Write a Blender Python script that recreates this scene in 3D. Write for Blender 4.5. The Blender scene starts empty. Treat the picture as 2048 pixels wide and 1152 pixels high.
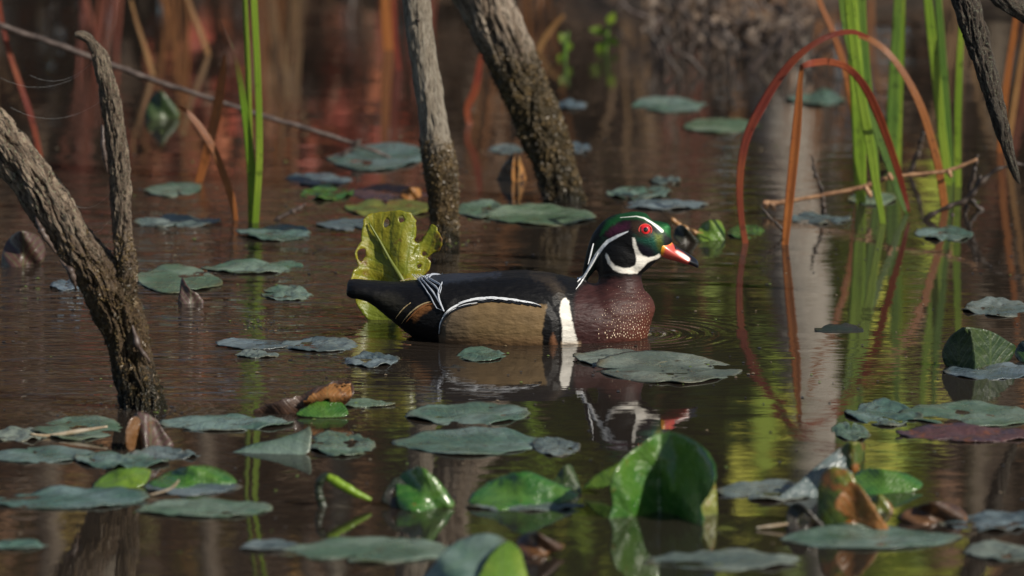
import bpy, bmesh, math, random
import numpy as np
from mathutils import Vector
from mathutils.bvhtree import BVHTree
from mathutils.geometry import delaunay_2d_cdt

scene = bpy.context.scene
col = scene.collection

# ------------------------------------------------------------------ camera, sky, sun, exposure
H = 1.55                                   # eye height above the water
PITCH = math.radians(8.5)
K = math.tan(math.radians(3.7)) / 1024.0   # tangent per photograph pixel
cam_d = bpy.data.cameras.new('camera'); cam = bpy.data.objects.new('camera', cam_d); col.objects.link(cam)
cam.location = (0, 0, H); cam.rotation_euler = (math.pi/2 - PITCH, 0, 0)
cam_d.sensor_width = 36.0; cam_d.lens = 18.0 / math.tan(math.radians(3.7))
cam_d.clip_start = 0.1; cam_d.clip_end = 800
cam_d.dof.use_dof = True; cam_d.dof.focus_distance = 9.98; cam_d.dof.aperture_fstop = 6.6
scene.camera = cam

SUN_AZ, SUN_EL = math.radians(122), math.radians(33)     # clockwise from +Y
world = bpy.data.worlds.new('World'); scene.world = world; world.use_nodes = True
wn = world.node_tree.nodes; wl = world.node_tree.links
sky = wn.new('ShaderNodeTexSky'); sky.sky_type = 'NISHITA'; sky.sun_disc = False
sky.sun_elevation = SUN_EL; sky.sun_rotation = SUN_AZ
wl.new(sky.outputs[0], wn['Background'].inputs[0]); wn['Background'].inputs[1].default_value = 0.075
sun_d = bpy.data.lights.new('sun', 'SUN'); sun_d.energy = 5.0; sun_d.angle = math.radians(0.5); sun_d.color = (1.0, 0.93, 0.82)
sun = bpy.data.objects.new('sun', sun_d); col.objects.link(sun)
to_sun = Vector((math.sin(SUN_AZ)*math.cos(SUN_EL), math.cos(SUN_AZ)*math.cos(SUN_EL), math.sin(SUN_EL)))
sun.rotation_euler = to_sun.to_track_quat('Z', 'Y').to_euler()
sun.location = (4, -4, 6)
scene.view_settings.view_transform = 'Standard'; scene.view_settings.look = 'None'
scene.view_settings.gamma = 1.0; scene.view_settings.use_curve_mapping = False
scene.view_settings.exposure = 0.18
scene.cycles.use_denoising = True
scene.cycles.max_bounces = 6

# ------------------------------------------------------------------ measuring helpers
CP, SP = math.cos(PITCH), math.sin(PITCH)
def ray(px, py):
    a, b = (px-1024)*K, (576-py)*K
    return Vector((a, CP + b*SP, -SP + b*CP))
def at(px, py, Y):
    d = ray(px, py); t = Y/d.y
    return Vector((d.x*t, Y, H + d.z*t))
def water(px, py, z=0.0):
    d = ray(px, py); t = (z-H)/d.z
    return Vector((d.x*t, d.y*t, z))
def wY(py): return water(1024, py).y
def sc(Y): return Y/CP*K                    # metres per pixel at depth Y
def project(P):
    v = P - np.array([0, 0, H]); z = v[:, 1]*CP - v[:, 2]*SP; u = v[:, 1]*SP + v[:, 2]*CP
    return np.stack([1024 + v[:, 0]/z/K, 576 - u/z/K], 1)

# ------------------------------------------------------------------ noise
_rng = np.random.RandomState(7); _perm = _rng.permutation(256); _perm = np.concatenate([_perm, _perm, _perm])
_grad = _rng.normal(size=(256, 3)); _grad /= np.linalg.norm(_grad, axis=1)[:, None]
def pn(p):
    p = np.asarray(p, float); i = np.floor(p).astype(int); f = p - i; i &= 255
    w = f*f*f*(f*(f*6-15)+10); out = 0
    for dx in (0, 1):
        for dy in (0, 1):
            for dz in (0, 1):
                h = _perm[_perm[_perm[(i[:, 0]+dx) & 255] + ((i[:, 1]+dy) & 255)] + ((i[:, 2]+dz) & 255)]
                g = _grad[h]; d = f - np.array([dx, dy, dz])
                ww = (w[:, 0] if dx else 1-w[:, 0])*(w[:, 1] if dy else 1-w[:, 1])*(w[:, 2] if dz else 1-w[:, 2])
                out = out + ww*(g*d).sum(1)
    return out
def fbm(p, o=4, g=0.5):
    s, a, q = 0, 1.0, np.asarray(p, float)
    for _ in range(o):
        s = s + a*pn(q); q = q*2.03 + 11.3; a *= g
    return s

# ------------------------------------------------------------------ object helpers
def link(o, parent=None):
    col.objects.link(o)
    if parent: o.parent = parent
    return o
def mesh_obj(name, V, F, mat, loc=None, parent=None, smooth=True, attrs=None, uv=None):
    """V in world coordinates; loc becomes the origin (world), parent Empties carry location only."""
    V = np.asarray(V, float)
    if loc is None: loc = (Vector(tuple(parent_world(parent))) if parent else Vector(tuple(V.mean(0))))
    loc = Vector(loc)
    me = bpy.data.meshes.new(name); me.from_pydata((V - np.array(loc)).tolist(), [], F if isinstance(F, list) else F.tolist())
    me.materials.append(mat)
    if smooth: me.polygons.foreach_set('use_smooth', [True]*len(me.polygons))
    for k, (typ, arr) in (attrs or {}).items():
        a = me.attributes.new(k, typ, 'POINT')
        a.data.foreach_set({'FLOAT_COLOR': 'color', 'FLOAT_VECTOR': 'vector', 'FLOAT': 'value'}[typ], np.asarray(arr, np.float32).ravel())
    if uv is not None:
        l = me.uv_layers.new(name='UVMap'); vi = np.zeros(len(me.loops), int); me.loops.foreach_get('vertex_index', vi)
        l.data.foreach_set('uv', np.asarray(uv, np.float32)[vi].ravel())
    me.update()
    o = bpy.data.objects.new(name, me); link(o, parent)
    o.location = loc - parent_world(parent) if parent else loc
    return o
def parent_world(p):
    v = Vector((0, 0, 0))
    while p: v = v + p.location; p = p.parent
    return v
def tag(o, label, cat, group=None, kind=None):
    o['label'] = label
    if cat: o['category'] = cat
    if group: o['group'] = group
    if kind: o['kind'] = kind
    return o
def thing(name, loc, label, cat, group=None):
    o = bpy.data.objects.new(name, None); col.objects.link(o); o.location = loc; o.empty_display_size = 0.05
    return tag(o, label, cat, group)

# ------------------------------------------------------------------ material helpers
class NT:
    def __init__(s, name):
        s.m = bpy.data.materials.new(name); s.m.use_nodes = True; s.t = s.m.node_tree
        s.b = s.t.nodes['Principled BSDF']; s.out = s.t.nodes['Material Output']
    def n(s, t, **k):
        x = s.t.nodes.new('ShaderNode'+t)
        for a, v in k.items(): setattr(x, a, v)
        return x
    def l(s, a, b): s.t.links.new(a, b)
    def math(s, op, a, b=None, c=None):
        x = s.n('Math', operation=op)
        for i, v in enumerate((a, b, c)):
            if v is None: continue
            if isinstance(v, (int, float)): x.inputs[i].default_value = v
            else: s.l(v, x.inputs[i])
        return x.outputs[0]
    def mix(s, f, a, b, mode='MIX'):
        x = s.n('Mix', data_type='RGBA', blend_type=mode)
        for i, v in ((0, f), (6, a), (7, b)):
            if isinstance(v, (int, float)): x.inputs[i].default_value = v
            elif isinstance(v, tuple): x.inputs[i].default_value = (*v, 1)
            else: s.l(v, x.inputs[i])
        return x.outputs[2]
    def noise(s, vec, scale, detail=4, rough=0.55, dist=0):
        x = s.n('TexNoise'); x.inputs['Scale'].default_value = scale; x.inputs['Detail'].default_value = detail
        x.inputs['Roughness'].default_value = rough; x.inputs['Distortion'].default_value = dist
        if vec is not None: s.l(vec, x.inputs['Vector'])
        return x.outputs['Fac']
    def ramp(s, f, a, b):
        x = s.n('MapRange', interpolation_type='SMOOTHSTEP'); s.l(f, x.inputs[0])
        x.inputs[1].default_value = a; x.inputs[2].default_value = b
        return x.outputs[0]
    def attr(s, name, typ='GEOMETRY'):
        return s.n('Attribute', attribute_name=name, attribute_type=typ)
    def bump(s, h, dist, strength=1.0, normal=None):
        x = s.n('Bump'); x.inputs['Strength'].default_value = strength; x.inputs['Distance'].default_value = dist
        s.l(h, x.inputs['Height'])
        if normal: s.l(normal, x.inputs['Normal'])
        return x.outputs[0]
    def objvec(s):
        tc = s.n('TexCoord'); oi = s.n('ObjectInfo')
        v = s.n('VectorMath', operation='ADD'); s.l(tc.outputs['Object'], v.inputs[0])
        r = s.math('MULTIPLY', oi.outputs['Random'], 37.0); s.l(r, v.inputs[1])
        s.rand = oi.outputs['Random']
        return v.outputs[0]

def leaf_mat(name, c1, c2, c3, cover=(0.42, 0.62), spot=(0.60, 0.70), rough=0.38, trans=0.2, vein=(0.10, 0.16, 0.06), veinamt=0.25, coat=0.0, scale=18, bump=0.005, rim=0.0, tint=0):
    m = NT(name); v = m.objvec()
    f1 = m.ramp(m.noise(v, scale, 4), *cover); f2 = m.ramp(m.noise(v, scale*2.3, 6, 0.65), *spot)
    uv = m.n('UVMap'); sx = m.n('SeparateXYZ'); m.l(uv.outputs[0], sx.inputs[0])
    ax = m.math('ABSOLUTE', sx.outputs[0])
    ph = m.math('ADD', m.math('SUBTRACT', m.math('MULTIPLY', sx.outputs[1], 15.0), m.math('MULTIPLY', m.math('POWER', ax, 0.8), 17.0)), m.math('MULTIPLY', m.noise(v, 14, 3), 5.0))
    w = m.math('POWER', m.math('ABSOLUTE', m.math('COSINE', ph)), 14.0)
    mid = m.math('LESS_THAN', ax, 0.025); veins = m.math('MAXIMUM', w, mid)
    c = m.mix(f1, c1, c2)
    c = m.mix(m.math('MULTIPLY', veins, veinamt), c, vein)
    c = m.mix(f2, c, c3)
    ln = m.n('VectorMath', operation='LENGTH'); m.l(uv.outputs[0], ln.inputs[0])
    if rim: c = m.mix(m.math('MULTIPLY', m.ramp(m.math('ADD', ln.outputs['Value'], m.math('MULTIPLY', m.noise(v, 30, 4), 0.30)), 1.0, 1.22), rim), c, (0.09, 0.065, 0.03))
    if tint: c = m.mix(0.75, c, m.mix(m.rand, (0.80, 0.95, 1.15), (1.15, 1.15, 0.80)), 'MULTIPLY')
    fine = m.noise(v, 160, 3)
    c = m.mix(0.35, c, m.mix(fine, (0.55, 0.55, 0.55), (1.4, 1.4, 1.4)), 'MULTIPLY')
    m.l(c, m.b.inputs['Base Color'])
    rr = m.math('MULTIPLY_ADD', m.ramp(m.noise(v, 22, 5, 0.65), 0.3, 0.7), 0.34, rough-0.17); m.l(rr, m.b.inputs['Roughness'])
    m.b.inputs['Coat Weight'].default_value = coat; m.b.inputs['Coat Roughness'].default_value = 0.12
    h = m.math('ADD', m.math('MULTIPLY', veins, -0.06), m.noise(v, 45, 5, 0.6))
    nb = m.bump(h, bump, 0.8); m.l(nb, m.b.inputs['Normal'])
    if trans > 0:
        tr = m.n('BsdfTranslucent'); m.l(m.mix(1.0, c, (1.0, 1.0, 0.55), 'MULTIPLY'), tr.inputs[0]); m.l(nb, tr.inputs['Normal'])
        ms = m.n('MixShader'); ms.inputs[0].default_value = trans
        m.l(m.b.outputs[0], ms.inputs[1]); m.l(tr.outputs[0], ms.inputs[2]); m.l(ms.outputs[0], m.out.inputs[0])
    return m.m

M = {}
M['pad'] = leaf_mat('pad_grey_green', (0.062, 0.104, 0.074), (0.132, 0.172, 0.146), (0.065, 0.052, 0.030), cover=(0.40, 0.62), spot=(0.60, 0.74), rough=0.34, trans=0.06, vein=(0.12, 0.17, 0.09), veinamt=0.16, rim=0.6, tint=1, scale=12)
M['padblue'] = leaf_mat('pad_blue_grey', (0.066, 0.086, 0.092), (0.136, 0.158, 0.166), (0.040, 0.035, 0.025), cover=(0.40, 0.62), spot=(0.58, 0.72), rough=0.34, trans=0.04, vein=(0.10, 0.14, 0.10), veinamt=0.12, rim=0.7, tint=1, scale=12)
M['green'] = leaf_mat('leaf_bright_green', (0.035, 0.13, 0.018), (0.075, 0.17, 0.022), (0.14, 0.11, 0.02), spot=(0.64, 0.72), rough=0.30, trans=0.25, vein=(0.14, 0.26, 0.06), coat=0.7, bump=0.008)
M['lime'] = leaf_mat('leaf_lime', (0.10, 0.19, 0.02), (0.17, 0.25, 0.03), (0.13, 0.06, 0.02), spot=(0.64, 0.70), rough=0.35, trans=0.25, coat=0.15)
M['yellow'] = leaf_mat('leaf_yellow', (0.30, 0.27, 0.018), (0.17, 0.21, 0.015), (0.17, 0.085, 0.015), cover=(0.40, 0.64), spot=(0.57, 0.68), rough=0.4, trans=0.35, vein=(0.16, 0.20, 0.02), veinamt=0.5, coat=0.1, scale=14)
M['yellowpad'] = leaf_mat('pad_yellow_green', (0.16, 0.17, 0.03), (0.09, 0.13, 0.03), (0.17, 0.07, 0.02), spot=(0.5, 0.66), rough=0.4, trans=0.15)
M['purple'] = leaf_mat('pad_purple_brown', (0.085, 0.040, 0.040), (0.05, 0.035, 0.045), (0.16, 0.055, 0.02), spot=(0.52, 0.7), rough=0.4, trans=0.1, vein=(0.12, 0.06, 0.04))
M['brown'] = leaf_mat('leaf_dead_brown', (0.13, 0.060, 0.020), (0.045, 0.022, 0.012), (0.30, 0.13, 0.035), cover=(0.38, 0.60), spot=(0.55, 0.7), rough=0.45, trans=0.12, vein=(0.2, 0.1, 0.04), coat=0.2)
M['orange'] = leaf_mat('leaf_orange_brown', (0.36, 0.16, 0.045), (0.22, 0.085, 0.02), (0.07, 0.03, 0.015), spot=(0.55, 0.66), rough=0.45, trans=0.2)
M['darkleaf'] = leaf_mat('leaf_dark_wet', (0.016, 0.022, 0.012), (0.030, 0.022, 0.018), (0.05, 0.045, 0.012), rough=0.42, trans=0.05, vein=(0.03, 0.05, 0.015), coat=0.12)
M['darkgreen'] = leaf_mat('leaf_dark_green', (0.014, 0.035, 0.010), (0.03, 0.05, 0.012), (0.05, 0.04, 0.012), rough=0.42, trans=0.1, vein=(0.08, 0.12, 0.02), coat=0.12)
M['mauve'] = leaf_mat('leaf_dead_mauve', (0.060, 0.030, 0.024), (0.085, 0.05, 0.045), (0.13, 0.05, 0.02), rough=0.42, trans=0.05, coat=0.12)
M['mixed'] = leaf_mat('leaf_half_rotten', (0.055, 0.085, 0.010), (0.20, 0.19, 0.018), (0.22, 0.085, 0.02), cover=(0.44, 0.58), spot=(0.50, 0.62), rough=0.35, trans=0.2, coat=0.2, scale=16)

def blade_mat(name, c1, c2, tip=None, rough=0.35, trans=0.3):
    m = NT(name); v = m.objvec(); a = m.attr('along'); ac = m.attr('across')
    c = m.mix(m.ramp(m.noise(v, 9, 3), 0.35, 0.65), c1, c2)
    rib = m.math('POWER', m.math('ABSOLUTE', m.math('COSINE', m.math('MULTIPLY', ac.outputs['Fac'], 16.0))), 3.0)
    c = m.mix(m.math('MULTIPLY', rib, 0.30), c, tuple(min(1, x*2.0) for x in c1))
    if tip: c = m.mix(m.ramp(a.outputs['Fac'], 0.62, 0.86), c, tip)
    c = m.mix(m.math('MULTIPLY', m.ramp(m.noise(v, 70, 4), 0.58, 0.7), 0.6), c, tuple(x*0.35 for x in c1))
    m.l(c, m.b.inputs['Base Color']); m.b.inputs['Roughness'].default_value = rough
    nb = m.bump(rib, 0.0006, 0.7); m.l(nb, m.b.inputs['Normal'])
    tr = m.n('BsdfTranslucent'); m.l(c, tr.inputs[0])
    ms = m.n('MixShader'); ms.inputs[0].default_value = trans
    m.l(m.b.outputs[0], ms.inputs[1]); m.l(tr.outputs[0], ms.inputs[2]); m.l(ms.outputs[0], m.out.inputs[0])
    return m.m
M['sedge'] = blade_mat('sedge_green', (0.15, 0.25, 0.018), (0.25, 0.34, 0.035))
M['sedge_tip'] = blade_mat('sedge_green_dying_tip', (0.14, 0.26, 0.015), (0.24, 0.30, 0.02), tip=(0.11, 0.035, 0.015))
M['sedge_deep'] = blade_mat('sedge_deep_green', (0.075, 0.155, 0.022), (0.14, 0.23, 0.03))
M['sedge_red'] = blade_mat('sedge_red', (0.20, 0.035, 0.022), (0.33, 0.09, 0.03))
M['sedge_orange'] = blade_mat('sedge_orange', (0.34, 0.12, 0.03), (0.24, 0.07, 0.02))
M['sedge_tan'] = blade_mat('sedge_tan', (0.36, 0.20, 0.075), (0.24, 0.11, 0.04))

def bark_mat(name, pale, mid, dark, moss_z, moss_c, wet_z=0.02, lichen=0.6, lichen_c=(0.36, 0.38, 0.24)):
    m = NT(name); b = m.attr('bark').outputs['Vector']
    mp = m.n('Mapping'); mp.inputs['Scale'].default_value = (1, 1, 0.16); m.l(b, mp.inputs[0]); s = mp.outputs[0]
    geo = m.n('NewGeometry'); sz = m.n('SeparateXYZ'); m.l(geo.outputs['Position'], sz.inputs[0]); z = sz.outputs[2]
    n1 = m.noise(s, 3.2, 6, 0.62); n2 = m.noise(s, 11, 6, 0.65); n3 = m.noise(b, 5, 5, 0.6)
    c = m.mix(m.ramp(n1, 0.38, 0.62), mid, pale)
    c = m.mix(m.ramp(n2, 0.48, 0.62), c, dark)
    c = m.mix(m.math('MULTIPLY', m.ramp(n3, 0.45, 0.7), 0.55), c, mid)
    lz = m.ramp(z, moss_z*0.8, moss_z*1.5)
    lic = m.math('MULTIPLY', m.ramp(m.noise(b, 7, 6, 0.7), 0.56, 0.62), m.math('MULTIPLY', lz, lichen))
    c = m.mix(lic, c, lichen_c)
    zz = m.math('ADD', z, m.math('MULTIPLY', m.math('SUBTRACT', n3, 0.5), moss_z*0.9))
    ms = m.n('MapRange', interpolation_type='SMOOTHSTEP'); m.l(zz, ms.inputs[0]); ms.inputs[1].default_value = moss_z*1.12; ms.inputs[2].default_value = moss_z*0.72
    mossn = m.noise(b, 22, 6, 0.7)
    mc = m.mix(m.ramp(mossn, 0.38, 0.64), tuple(x*0.3 for x in moss_c), tuple(min(1, x*1.35) for x in moss_c))
    c = m.mix(ms.outputs[0], c, mc)
    wt = m.n('MapRange', interpolation_type='SMOOTHSTEP'); m.l(zz, wt.inputs[0]); wt.inputs[1].default_value = wet_z*2.2; wt.inputs[2].default_value = wet_z*0.5
    c = m.mix(wt.outputs[0], c, m.mix(m.ramp(mossn, 0.4, 0.62), (0.008, 0.007, 0.005), (0.035, 0.030, 0.012)))
    m.l(c, m.b.inputs['Base Color'])
    r = m.math('SUBTRACT', 0.85, m.math('MULTIPLY', wt.outputs[0], 0.6)); m.l(r, m.b.inputs['Roughness'])
    hh = m.math('ADD', m.math('MULTIPLY', n2, 0.8), m.math('MULTIPLY', mossn, 0.5))
    m.l(m.bump(hh, 0.011, 1.0), m.b.inputs['Normal'])
    return m.m
M['bark_fork'] = bark_mat('bark_forked_snag', (0.42, 0.325, 0.235), (0.160, 0.108, 0.072), (0.022, 0.015, 0.010), 0.19, (0.112, 0.068, 0.030), 0.034, 0.8)
M['bark_pale'] = bark_mat('bark_pale_trunk', (0.50, 0.44, 0.35), (0.36, 0.30, 0.225), (0.12, 0.09, 0.065), 0.135, (0.115, 0.070, 0.028), 0.03, 0.35)
M['bark_lean'] = bark_mat('bark_leaning_trunk', (0.46, 0.38, 0.295), (0.25, 0.185, 0.13), (0.06, 0.042, 0.03), 0.24, (0.085, 0.062, 0.030), 0.03, 0.25)
M['bark_dark'] = bark_mat('bark_dark_branch', (0.15, 0.115, 0.085), (0.075, 0.055, 0.040), (0.02, 0.015, 0.012), 0.0001, (0.08, 0.06, 0.03), 0.0001, 0.9, (0.26, 0.29, 0.20))
M['bark_far'] = bark_mat('bark_far_trunk', (0.72, 0.66, 0.57), (0.58, 0.52, 0.44), (0.26, 0.21, 0.16), 0.05, (0.10, 0.08, 0.04), 0.02, 0.4)
M['bark_brown'] = bark_mat('bark_brown_trunk', (0.16, 0.11, 0.075), (0.10, 0.068, 0.045), (0.03, 0.02, 0.014), 0.05, (0.07, 0.06, 0.025), 0.02, 0.3)

def plain(name, c1, c2, scale=40, rough=0.6, bump=0.0, coat=0):
    m = NT(name); v = m.objvec(); f = m.noise(v, scale, 4)
    m.l(m.mix(m.ramp(f, 0.35, 0.65), c1, c2), m.b.inputs['Base Color']); m.b.inputs['Roughness'].default_value = rough
    m.b.inputs['Coat Weight'].default_value = coat
    if bump: m.l(m.bump(f, bump), m.b.inputs['Normal'])
    return m.m
M['twig'] = plain('twig_bark', (0.045, 0.030, 0.024), (0.095, 0.068, 0.055), 60, 0.5, 0.002)
M['twig_dark'] = plain('twig_dark', (0.020, 0.013, 0.009), (0.045, 0.029, 0.019), 60, 0.6, 0.002)
M['twig_tan'] = plain('twig_tan', (0.34, 0.19, 0.095), (0.20, 0.10, 0.05), 80, 0.6, 0.002)
M['moss'] = plain('wet_moss', (0.040, 0.029, 0.012), (0.13, 0.085, 0.032), 50, 0.5, 0)
M['straw'] = plain('bleached_straw', (0.42, 0.36, 0.27), (0.30, 0.22, 0.13), 60, 0.5, 0)
M['rotten'] = leaf_mat('leaf_rotten', (0.045, 0.024, 0.016), (0.085, 0.042, 0.022), (0.20, 0.09, 0.025), spot=(0.58, 0.72), rough=0.4, trans=0.0, vein=(0.12, 0.06, 0.03), coat=0.2)
M['grass_dead'] = blade_mat('shore_grass_rust', (0.30, 0.125, 0.042), (0.18, 0.075, 0.03))
M['grass_tan'] = blade_mat('shore_grass_tan', (0.32, 0.20, 0.10), (0.20, 0.11, 0.055))
M['grass_red'] = blade_mat('shore_grass_red', (0.22, 0.055, 0.035), (0.26, 0.09, 0.045))
M['yellow_rib'] = plain('leaf_rib', (0.075, 0.095, 0.010), (0.11, 0.13, 0.015), 40, 0.45)
M['silk'] = plain('silk', (0.5, 0.5, 0.5), (0.6, 0.6, 0.6), 10, 0.3, 0)

def var_mat(name, rough=0.6, trans=0.25):
    m = NT(name); a = m.attr('Col'); m.l(a.outputs['Color'], m.b.inputs['Base Color']); m.b.inputs['Roughness'].default_value = rough
    tr = m.n('BsdfTranslucent'); m.l(a.outputs['Color'], tr.inputs[0]); ms = m.n('MixShader'); ms.inputs[0].default_value = trans
    m.l(m.b.outputs[0], ms.inputs[1]); m.l(tr.outputs[0], ms.inputs[2]); m.l(ms.outputs[0], m.out.inputs[0])
    return m.m
M['foliage'] = var_mat('autumn_foliage'); M['bits'] = var_mat('floating_bits', 0.4, 0.0)

# ------------------------------------------------------------------ water and bank
def build_water():
    m = NT('pond_water'); g = m.n('NewGeometry'); P = g.outputs['Position']
    def ns(sx, sy, scale, detail=2, rough=0.5, dist=0.0, off=0.0):
        mp = m.n('Mapping'); mp.inputs['Scale'].default_value = (sx, sy, 1); mp.inputs['Location'].default_value = (off, off*0.7, 0)
        m.l(P, mp.inputs[0]); return m.noise(mp.outputs[0], scale, detail, rough, dist)
    sp = m.n('SeparateXYZ'); m.l(P, sp.inputs[0]); X, Y = sp.outputs[0], sp.outputs[1]
    # breeze patches: livelier water to the left of the duck and behind it, calm in front
    lx = m.ramp(X, 0.05, -0.42); ly = m.math('MULTIPLY', m.ramp(Y, 9.15, 9.6), m.ramp(Y, 11.6, 10.6))
    patch = m.math('MULTIPLY_ADD', m.math('MULTIPLY', lx, ly), 1.25, m.math('MULTIPLY', m.ramp(ns(0.8, 0.5, 2.4, 2), 0.42, 0.68), m.math('MULTIPLY_ADD', m.ramp(Y, 9.5, 10.6), 0.30, 0.07)))
    swell = m.math('MULTIPLY', ns(0.6, 1.0, 8, 2), 0.00060)
    rip = m.math('MULTIPLY', m.math('MULTIPLY', ns(0.24, 1.0, 22, 3, 0.55, 0.5, 3.1), 0.0042), patch)
    fine = m.math('MULTIPLY', m.math('MULTIPLY', ns(0.3, 1.0, 75, 2, 0.55, 0.3, 7.7), 0.00060), m.math('ADD', patch, 0.12))
    # rings pushed out by the swimming duck
    def ring(cx, cy, ax, ay, amp, freq, decay, r0):
        dx = m.math('DIVIDE', m.math('SUBTRACT', X, cx), ax); dy = m.math('DIVIDE', m.math('SUBTRACT', Y, cy), ay)
        r = m.math('SQRT', m.math('ADD', m.math('MULTIPLY', dx, dx), m.math('MULTIPLY', dy, dy)))
        d = m.math('MAXIMUM', m.math('SUBTRACT', r, r0), 0.0)
        return m.math('MULTIPLY', m.math('MULTIPLY', m.math('SINE', m.math('MULTIPLY', r, freq)), amp), m.math('EXPONENT', m.math('MULTIPLY', d, -decay)))
    pb = water(1255, 668); r1 = ring(pb.x, pb.y, 1.0, 1.0, 0.0007, 330.0, 30.0, 0.04)
    pc = water(1010, 676); r2 = ring(pc.x, pc.y, 1.9, 1.0, 0.00022, 300.0, 38.0, 0.09)
    pt = water(287, 815); r3 = ring(pt.x, pt.y, 1.0, 1.0, 0.00015, 380.0, 28.0, 0.03)
    tot = m.math('ADD', m.math('ADD', swell, rip), m.math('ADD', fine, m.math('ADD', r1, m.math('ADD', r2, r3))))
    m.l(m.bump(tot, 1.0), m.b.inputs['Normal'])
    silt = m.noise(P, 3.0, 4)
    m.l(m.mix(silt, (0.017, 0.0130, 0.0100), (0.027, 0.0212, 0.0165)), m.b.inputs['Base Color'])
    m.b.inputs['Roughness'].default_value = 0.015; m.b.inputs['IOR'].default_value = 1.42
    V = [(-90, -30, 0), (90, -30, 0), (90, 120, 0), (-90, 120, 0)]
    o = mesh_obj('pond_water', V, [[0, 1, 2, 3]], m.m, loc=(0, 0, 0), smooth=False)
    o['kind'] = 'structure'; o['label'] = 'still brown pond water with faint ripples'
build_water()

def build_bank():
    xs = np.concatenate([np.linspace(-90, -8, 20), np.linspace(-7.8, 7.8, 140), np.linspace(8, 90, 20)])
    ys = np.concatenate([np.linspace(12.2, 24, 150), np.linspace(24.5, 140, 50)])
    X, Y = np.meshgrid(xs, ys); p = np.stack([X.ravel(), Y.ravel(), np.zeros(X.size)], 1)
    shore = 14.25 + 0.5*fbm(p*np.array([0.9, 0, 0]) + 3.7, 3) - 0.85*np.exp(-((p[:, 0]-0.36)/0.28)**2)
    d = p[:, 1] - shore
    z = np.where(d > 0, 0.42*(1-np.exp(-d*0.5)) + 0.035*np.maximum(d-6, 0), d*0.25) + 0.05*fbm(p*1.7 + 5, 4)*np.clip(d*2+0.3, 0, 1) + 0.02*fbm(p*9, 3)*np.clip(d*3, 0, 1)
    p[:, 2] = np.maximum(z, -0.5)
    nx = len(xs); i = np.arange(X.size).reshape(X.shape)
    F = np.stack([i[:-1, :-1], i[:-1, 1:], i[1:, 1:], i[1:, :-1]], -1).reshape(-1, 4)
    m = NT('leaf_litter'); g = m.n('NewGeometry'); P = g.outputs['Position']
    vo = m.n('TexVoronoi'); vo.inputs['Scale'].default_value = 16; m.l(P, vo.inputs['Vector'])
    cr = m.n('ValToRGB'); e = cr.color_ramp.elements; e[0].color = (0.020, 0.012, 0.007, 1); e[1].color = (0.17, 0.085, 0.035, 1)
    k = e.new(0.5); k.color = (0.075, 0.040, 0.020, 1)
    sep = m.n('SeparateColor'); m.l(vo.outputs['Color'], sep.inputs[0]); m.l(sep.outputs[0], cr.inputs[0])
    c = m.mix(m.ramp(m.noise(P, 2.0, 5), 0.35, 0.6), (0.028, 0.019, 0.011), cr.outputs[0]); m.l(c, m.b.inputs['Base Color'])
    m.b.inputs['Roughness'].default_value = 0.8; m.l(m.bump(vo.outputs['Distance'], 0.03), m.b.inputs['Normal'])
    o = mesh_obj('bank', p, F, m.m, loc=(0, 0, 0)); o['kind'] = 'structure'; o['label'] = 'muddy bank covered in brown leaf litter'
build_bank()

# ------------------------------------------------------------------ tubes, trunks, blades
def spline(P, n):
    P = np.asarray(P, float); m = len(P)
    if m == 2: t = np.linspace(0, 1, n)[:, None]; return P[0]*(1-t) + P[1]*t
    seg = np.linalg.norm(np.diff(P[:, :3], axis=0), axis=1); s = np.concatenate([[0], np.cumsum(np.maximum(seg, 1e-6))])
    d = np.zeros_like(P)
    for i in range(1, m-1): d[i] = (P[i+1]-P[i-1])/(s[i+1]-s[i-1])
    d[0] = (P[1]-P[0])/(s[1]-s[0]); d[-1] = (P[-1]-P[-2])/(s[-1]-s[-2])
    q = np.linspace(0, s[-1], n); k = np.clip(np.searchsorted(s, q, side='right')-1, 0, m-2)
    h = (s[k+1]-s[k]); t = ((q-s[k])/h)[:, None]; h = h[:, None]
    return (2*t**3-3*t**2+1)*P[k] + (t**3-2*t**2+t)*h*d[k] + (-2*t**3+3*t**2)*P[k+1] + (t**3-t**2)*h*d[k+1]
def frames(C):
    T = np.gradient(C, axis=0); T /= np.linalg.norm(T, axis=1)[:, None]
    ref = np.array([0, -1.0, 0.0]); A = np.cross(T, ref); L = np.linalg.norm(A, axis=1)[:, None]
    A = np.where(L > 0.05, A/np.maximum(L, 1e-6), np.array([1.0, 0, 0])); B = np.cross(A, T)
    return T, A, B
def tube(C, R, n=8):
    """C (m,3), R (m,) or (m,2) radii along the frame's two axes; closed with fans."""
    C = np.asarray(C, float); m = len(C); R = np.asarray(R, float)
    if R.ndim == 1: R = np.stack([R, R], 1)
    T, A, B = frames(C); th = np.linspace(0, 2*math.pi, n, endpoint=False)
    V = C[:, None] + A[:, None]*(R[:, 0, None]*np.cos(th))[..., None] + B[:, None]*(R[:, 1, None]*np.sin(th))[..., None]
    V = V.reshape(-1, 3); F = []
    for i in range(m-1):
        for j in range(n):
            a, b = i*n+j, i*n+(j+1) % n; F.append([a, b, b+n, a+n])
    F.append(list(range(n))[::-1]); F.append([(m-1)*n+j for j in range(n)])
    return V, F
def px_curve(pts, Y, n):
    """pts (px, py, r_px[, dY]) -> centres and radii in metres"""
    P = []
    for p in pts:
        yy = Y + (p[3] if len(p) > 3 else 0); v = at(p[0], p[1], yy); P.append((v.x, v.y, v.z, p[2]*sc(yy)))
    S = spline(P, n); return S[:, :3], np.maximum(S[:, 3], 1e-4)
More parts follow.
